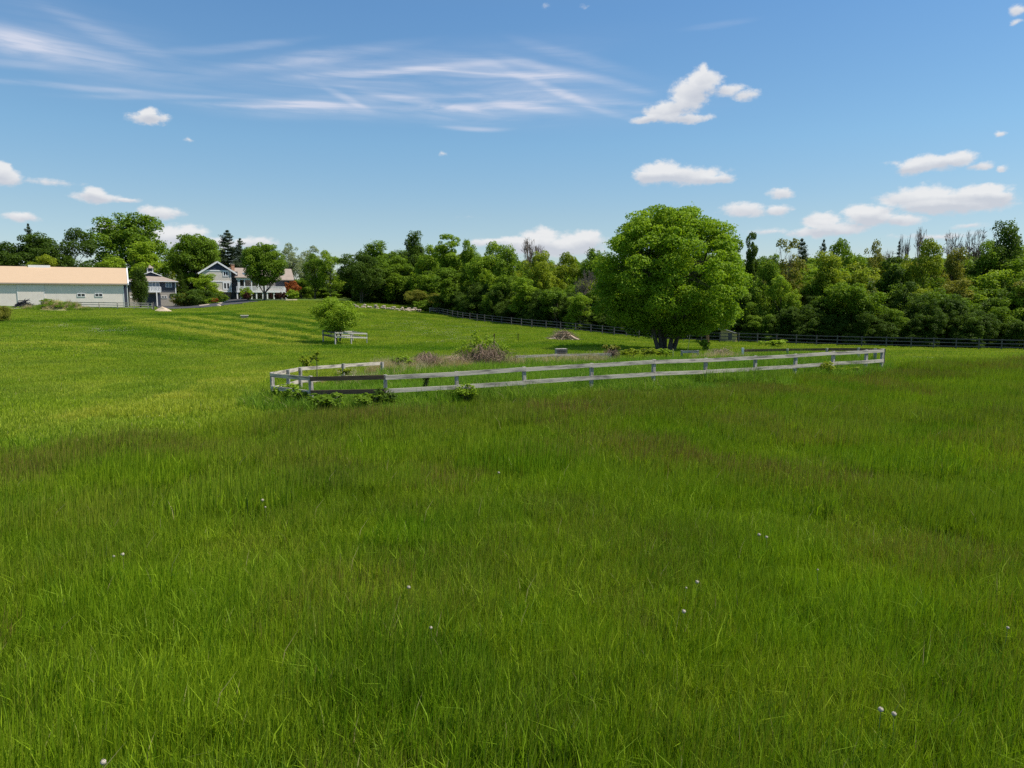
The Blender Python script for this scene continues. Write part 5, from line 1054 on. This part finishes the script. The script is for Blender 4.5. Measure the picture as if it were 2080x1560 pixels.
mound('weedy_mound', 'long overgrown earth mound with dry weeds in front of the barn', 122, 631, 13, 1.5, mat_plain('dry_weeds', (.30, .26, .12), .95, .3, 2.0, c2=(.10, .14, .03), bump=.8), 'mound', 5, ry=.35)
wx, wy = [], []
p = hit(122, 631)
for i in range(70): a = rs.uniform(-1, 1); wx.append(p[0] + a * 5.6); wy.append(p[1] + rs.uniform(-1.6, .6))
zz_ = gz(np.array(wx), np.array(wy)); hh_ = np.array([1.25 * max(0, math.cos(min(1, math.hypot((x - p[0]) / 6.5, (y - p[1]) / 2.3)) * math.pi) * .5 + .5) for x, y in zip(wx, wy)])
scatter('mound_weeds', np.stack([wx, wy, zz_ + hh_ - .05], 1), np.array([(0, 0, rs.uniform(0, 6)) for _ in wx]), np.array([(1.1, 1.1, rs.uniform(.7, 1.3)) for _ in wx]), [dryA[0], dryA[1], penA[0], penA[1]], tones=np.array([(.4, .2, .4, 1)] * len(wx)), label='dry and green weeds growing on the mound before the barn', cat='weeds')
tree('shrub', 94, 606.5, 26, 126, 'shrub', 'lf_bright', 'small light green bush on top of the weedy mound', 'bush', vbase=618)
tree('shrub', 110, 611, 16, 126, 'ball', 'lf_dark', 'little dark green bush right of the light bush on the mound', 'bush', vbase=620)
p = hit(50, 625.5); stick_heap('scrap_heap', 'heap of dark scrap timber against the barn wall, left of the weedy mound', tuple(p), 2.6, 1.3, 60, M['door_dark'], random.Random(8), 'scrap heap', rr=(.05, .12), L_=(1.0, 2.4), dirs=(0.1, .25))
p = hit(30, 628); mb = MB(); mb.box(-4, 2.4, -.7, .7, -.1, .16); o = mb.build('concrete_slab', mat_plain('concrete', (.55, .46, .40), .9, .1)); o.location = p; o.rotation_euler = (0, 0, .45); setp(o, 'pale flat slab on the ground before the left part of the barn', 'slab')
# shed and lone trunk at the wood
f = Frame(1490, 691, 95.5, R(12)); S = empty('shed', tuple(f.o), f.ang, label='small yellowish shed with a pale slanted roof, almost hidden at the foot of the wood', cat='shed')
mb = MB(); xa, xb = f.lx(1479), f.lx(1500); mb.prism([(xa, 0, -.3), (xb, 0, -.3), (xb, 0, f.lz(1500, 679)), (xa, 0, f.lz(1480, 672))], (0, 1.6, 0)); mb.build('wall', mat_plain('yellow_board', (.50, .40, .17), .8, .15), S)
mb = MB(); mb.beam((xa - .25, .8, f.lz(1479, 669.6)), (xb + .25, .8, f.lz(1501, 678.5)), 2.1, .09); mb.build('roof', mat_plain('pale_roof', (.5, .45, .42), .8, .15), S)
mb = MB(); mb.box(xa + .2, xa + .75, -.03, -.004, .1, .9); mb.build('door', M['wood_dark'], S)
p = at(1437, 694, 92); mb = MB(); mb.tube([(0, 0, -.3), (.02, 0, .5), (-.04, 0, 1.6)], [.26, .2, .17], 8); st_ = empty('small_tree', (p[0], p[1], gz1(p[0], p[1])), label='small leafy tree on a bare orange brown trunk in front of the dark fence', cat='tree'); mb.build('trunk', mat_plain('orange_bark', (.34, .17, .08), .9, .3, 5), st_)
V, F, T, c_, _ = crown_arrays(rt, 1.5, .9, 3.6, 40, 3500, .18, rough=.3); link('crown', np_mesh('crown', V, F, 4, M['lf_bright'], {'tint': T}), st_)
# ------------------------------------------------------------------ shrubs, brambles and weeds in and around the pen
VAR['weed'] = (*broadleaf(H=1.0, Rr=.6, z0=.02, ncl=36, n=900, leaf=.11, rough=.35, stems=4, tail=.2, fill=.4), 1.0, .6)
VAR['weed_b'] = (*broadleaf(H=1.0, Rr=.6, z0=.02, ncl=22, n=500, leaf=.13, rough=.5, stems=3, tail=.3, fill=.5), 1.0, .6)
VAR['leafy'] = (*broadleaf(H=1.2, Rr=1.0, z0=.1, ncl=46, n=1500, leaf=.07, rough=.4, stems=4, tail=.3, fill=.5, squash=1), 1.2, 1.0)
for (u, vt, vb, w, Y, kd, mt, lb) in (
    (575,779,818,62,25.6,'weed','lf_bright','leafy green shrub at the left corner of the pen fence, against the corner post'),
    (600,790,822,60,24.2,'weed_b','lf_mid','lower green weeds right of the shrub at the left pen corner'),
    (650,800,828,80,23.0,'weed_b','lf_mid','low green weeds at the foot of the brown rails'),
    (775,788,826,56,23.3,'weed','lf_dark','dark green weeds around the post where brown and grey rails meet'),
    (742,800,826,70,23.1,'weed_b','lf_mid','low weeds left of the post where brown and grey rails meet'),
    (905,790,816,50,24.6,'weed_b','lf_bright','light green weeds left of the second long side post'),
    (943,780,814,50,24.3,'weed','lf_bright','bushy light green weed right against the second long side post'),
    (1540,752,772,20,29.4,'weed_b','lf_mid','thin green weed climbing a post near the middle right of the fence'),
    (1687,734,757,30,31.2,'weed','lf_yellow','yellow green weed beside the fence near its right end'),
    (1725,744,756,60,31.8,'weed_b','lf_yellow','low yellowish plants under the rails at the right end of the fence'),
    (617,722,752,34,30.5,'weed_b','lf_yellow','thin yellow green sapling outside the pale back rail'),
    (698,748,762,30,31,'weed_b','lf_yellow','small yellowish plant under the pale back rail'),
    (815,722,742,50,36.5,'weed','lf_bright','light green weeds left of the brown bramble mound'),
    (1246,700,722,38,42,'weed_b','lf_olive','twiggy brownish green shrub behind the pen left of the yellow green plants'),
    (1284,708,724,44,41.8,'weed','lf_yellow','yellow green plants behind the pen, left clump of three'),
    (1322,707,724,46,42,'weed','lf_yellow','yellow green plants behind the pen, middle clump of three'),
    (1352,708,724,40,42.2,'weed','lf_bright','green plants behind the pen, right clump of three under the stems'),
    (863,757,790,18,24.1,'weed_b','lf_dark','dark green vine hanging on the long grey rail near its left end'),
    (1430,690,716,30,60,'weed_b','lf_bright','small leafy plant under the lone trunk by the dark fence'),
    (1580,690,708,60,82,'weed_b','lf_bright','low light green plants in front of the dark fence, behind the pen')):
    tree('weed' if 'weed' in lb or 'plant' in lb or 'vine' in lb else 'shrub', u, vt, w, Y, kd, mt, lb, 'weed' if 'weed' in lb else 'plant' if 'plant' in lb else 'vine' if 'vine' in lb else 'shrub', vbase=vb)
# sapling with a tuft on top
p = at(644, 762, 28.6); sp_ = empty('sapling', tuple(p), label='slim sapling with a yellow green leaf tuft inside the left end of the pen', cat='sapling'); mb = MB(); mb.tube([(0, 0, -.1), (.01, 0, .5), (-.02, 0, .86)], [.02, .016, .01], 5); mb.build('stem', M['bark'], sp_)
V, F, T, _, _ = crown_arrays(rt, .16, .55, 1.02, 10, 130, .10, rough=.3, tail=.3); link('leaves', np_mesh('leaves', V, F, 4, M['lf_yellow'], {'tint': T}), sp_)
# brambles
p = at(983, 731, 38.6); br = empty('bramble_bush', tuple(p), label='wide bramble thicket of brown canes with green leaves at the back of the pen', cat='bramble')
stick_heap('canes', None, None, 2.0, .8, 420, M['cane'], random.Random(12), None, L_=(.5, 1.3), rr=(.006, .014), arch=True, parent=br)
V, F, T, _, _ = crown_arrays(rt, 1.75, .15, 1.15, 60, 1500, .085, rough=.4, tail=.3, fill=.4, squash=1.0); V = V * np.array([1, .5, 1]); lv = (V, F, T)
parts = [lv]
for (x, h, n_, r_) in ((-.45, 1.65, 130, .28), (-.4, 1.25, 160, .34), (.15, 1.45, 60, .16), (-1.2, .9, 120, .35), (1.1, .95, 160, .4)):
    V, F, T, _, _ = crown_arrays(rt, r_, h - .55, h, 9, n_, .085, rough=.4, tail=.3); parts.append((V + np.array([x, 0, 0]), F, T))
V, F, T = merge(parts); link('leaves', np_mesh('leaves', V, F, 4, M['lf_bright'], {'tint': T}), br)
mb = MB(); mb.tube([(-.3, 0, 0), (-.4, 0, .8), (-.45, 0, 1.6)], [.02, .015, .008], 4); mb.tube([(0, 0, 0), (.1, 0, .8), (.18, 0, 1.4)], [.018, .012, .008], 4); mb.build('stem', M['cane'], br)
for (u, v, Y, w, h, n_, lb, mt) in ((866, 738, 37, 1.0, .55, 260, 'rounded mound of dead brown bramble canes left of the thicket', 'cane'), (925, 735, 38, 1.0, .3, 160, 'low tangle of dead canes between mound and thicket', 'dry_twig'), (1244, 722, 41.8, .5, .4, 110, 'small tangle of dead brown twigs behind the pen, left of the yellow green plants', 'cane'), (1465, 720, 41, .7, .3, 120, 'pale tangle of dead stalks near the white pipe', 'dry_twig')):
    p = at(u, v, Y); stick_heap('dead_bramble', lb, tuple(p), w, h, n_, M[mt], random.Random(int(u)), 'bramble', rr=(.006, .013), L_=(.35, .8), arch=True)
# dandelion clocks
def mat_fluff():
    m, nd, L = nmat('dandelion_fluff'); p = nd('ShaderNodeBsdfPrincipled'); p.inputs['Base Color'].default_value = (.50, .44, .36, 1); p.inputs['Roughness'].default_value = 1
    o = nd('ShaderNodeOutputMaterial'); L.new(p.outputs[0], o.inputs[0]); return m
M['fluff'] = mat_fluff(); M['stem'] = mat_plain('dandelion_stem', (.30, .28, .12), .7, .15)
fl_v, fl_f, rd = [], [], np.random.RandomState(2)
for i in range(300):
    d = rd.normal(size=3); d /= np.linalg.norm(d); a = np.cross(d, rd.normal(size=3)); a /= np.linalg.norm(a); b_ = np.cross(d, a); r_ = .024 * rd.uniform(.85, 1.1)
    fl_v += [d * r_ + a * .007, d * r_ - a * .0035 + b_ * .006, d * r_ - a * .0035 - b_ * .006]; fl_f.append((3 * i, 3 * i + 1, 3 * i + 2))
puff_me = np_mesh('seed_head', np.array(fl_v), np.array(fl_f), 3, M['fluff'])
PUFF = [(249,1126,1.1,'right one of a close pair of dandelion clocks in the left foreground'),(231,1130,.8,'left and smaller one of a close pair of dandelion clocks in the left foreground'),(533,1016,1.2,'dandelion clock left of centre, level with the middle of the photo height'),(539,1030,.7,'small pale clock just below the left of centre dandelion'),
 (830,1193,1.0,'dandelion clock alone on a tall stem, left of the centre foreground'),(1389,1242,1.05,'lowest dandelion clock of the group right of centre'),(1416,1182,1.0,'uppermost dandelion clock of the group right of centre'),(1394,1194,.55,'tiny clock between the two larger ones right of centre'),
 (1542,1086,1.05,'left one of a pair of dandelion clocks in the right half'),(1557,1091,.95,'right one of a pair of dandelion clocks in the right half'),(1789,1441,1.0,'left one of two dandelion clocks near the bottom right'),(1816,1450,.9,'right one of two dandelion clocks near the bottom right'),
 (1013,960,1.0,'faint dandelion clock farther up the middle of the field'),(875,1275,.8,'half blown dandelion clock below and right of the lone tall one'),(1661,1157,.5,'tiny dandelion clock in the right part of the field'),(2047,1275,.7,'dandelion clock close to the right edge of the photo'),(210,1548,1.0,'dandelion clock at the bottom left corner')]
for i, (u, v, s, lb) in enumerate(PUFF):
    p = hit(u, v, .44); z = at(u, v, p[1])[2]; hgt = z - p[2]; r = empty('dandelion', tuple(p), label=lb, cat='dandelion', group='dandelion clocks in the meadow')
    mb = MB(); lx_ = rs.uniform(-.03, .03); mb.tube([(lx_, .02, 0), (lx_ * .6, 0, hgt * .5), (0, 0, hgt)], [.003, .0026, .0022], 4); mb.build('stem', M['stem'], r)
    o = link('seed_head', puff_me, r, (0, 0, hgt)); o.scale = (s * .85,) * 3
# white clover and blown flower heads on the slopes
cl_v, cl_f = [], []
for i in range(16):
    c0 = rd.normal(0, .35, 3) * np.array([1, 1, 0]) + np.array([0, 0, rd.uniform(.1, .2)]); s = rd.uniform(.008, .02); a = rd.uniform(0, 3.14); d1 = np.array([math.cos(a), math.sin(a), .3]) * s; d2 = np.array([-math.sin(a), math.cos(a), .8]) * s
    cl_v += [c0 - d1, c0 - d2, c0 + d1, c0 + d2]; cl_f.append(tuple(range(4 * i, 4 * i + 4)))
clv = bpy.data.objects.new('clover', np_mesh('clover', np.array(cl_v), np.array(cl_f), 4, M['fluff']))
cp, cs = [], []
for (u, v, du, dv, n, s) in ((900,672,110,16,130,1.0),(960,690,90,9,70,.9),(215,672,60,7,30,1.2),(120,664,60,6,24,1.1),(1880,726,70,7,40,.8),(840,655,60,8,40,1.0),(330,832,120,30,16,.5),(1560,712,60,4,16,.8)):
    for i in range(n):
        p = hit(u + rd.normal(0, .5) * du, v + rd.normal(0, .5) * dv, .05); cp.append(tuple(p)); cs.append((s, s, s))
scatter('white_clover', cp, np.array([(0, 0, rd.uniform(0, 6.28)) for _ in cp]), np.array(cs), [clv], label='tiny white clover and blown flower heads speckled over the far slopes', cat='flowers')
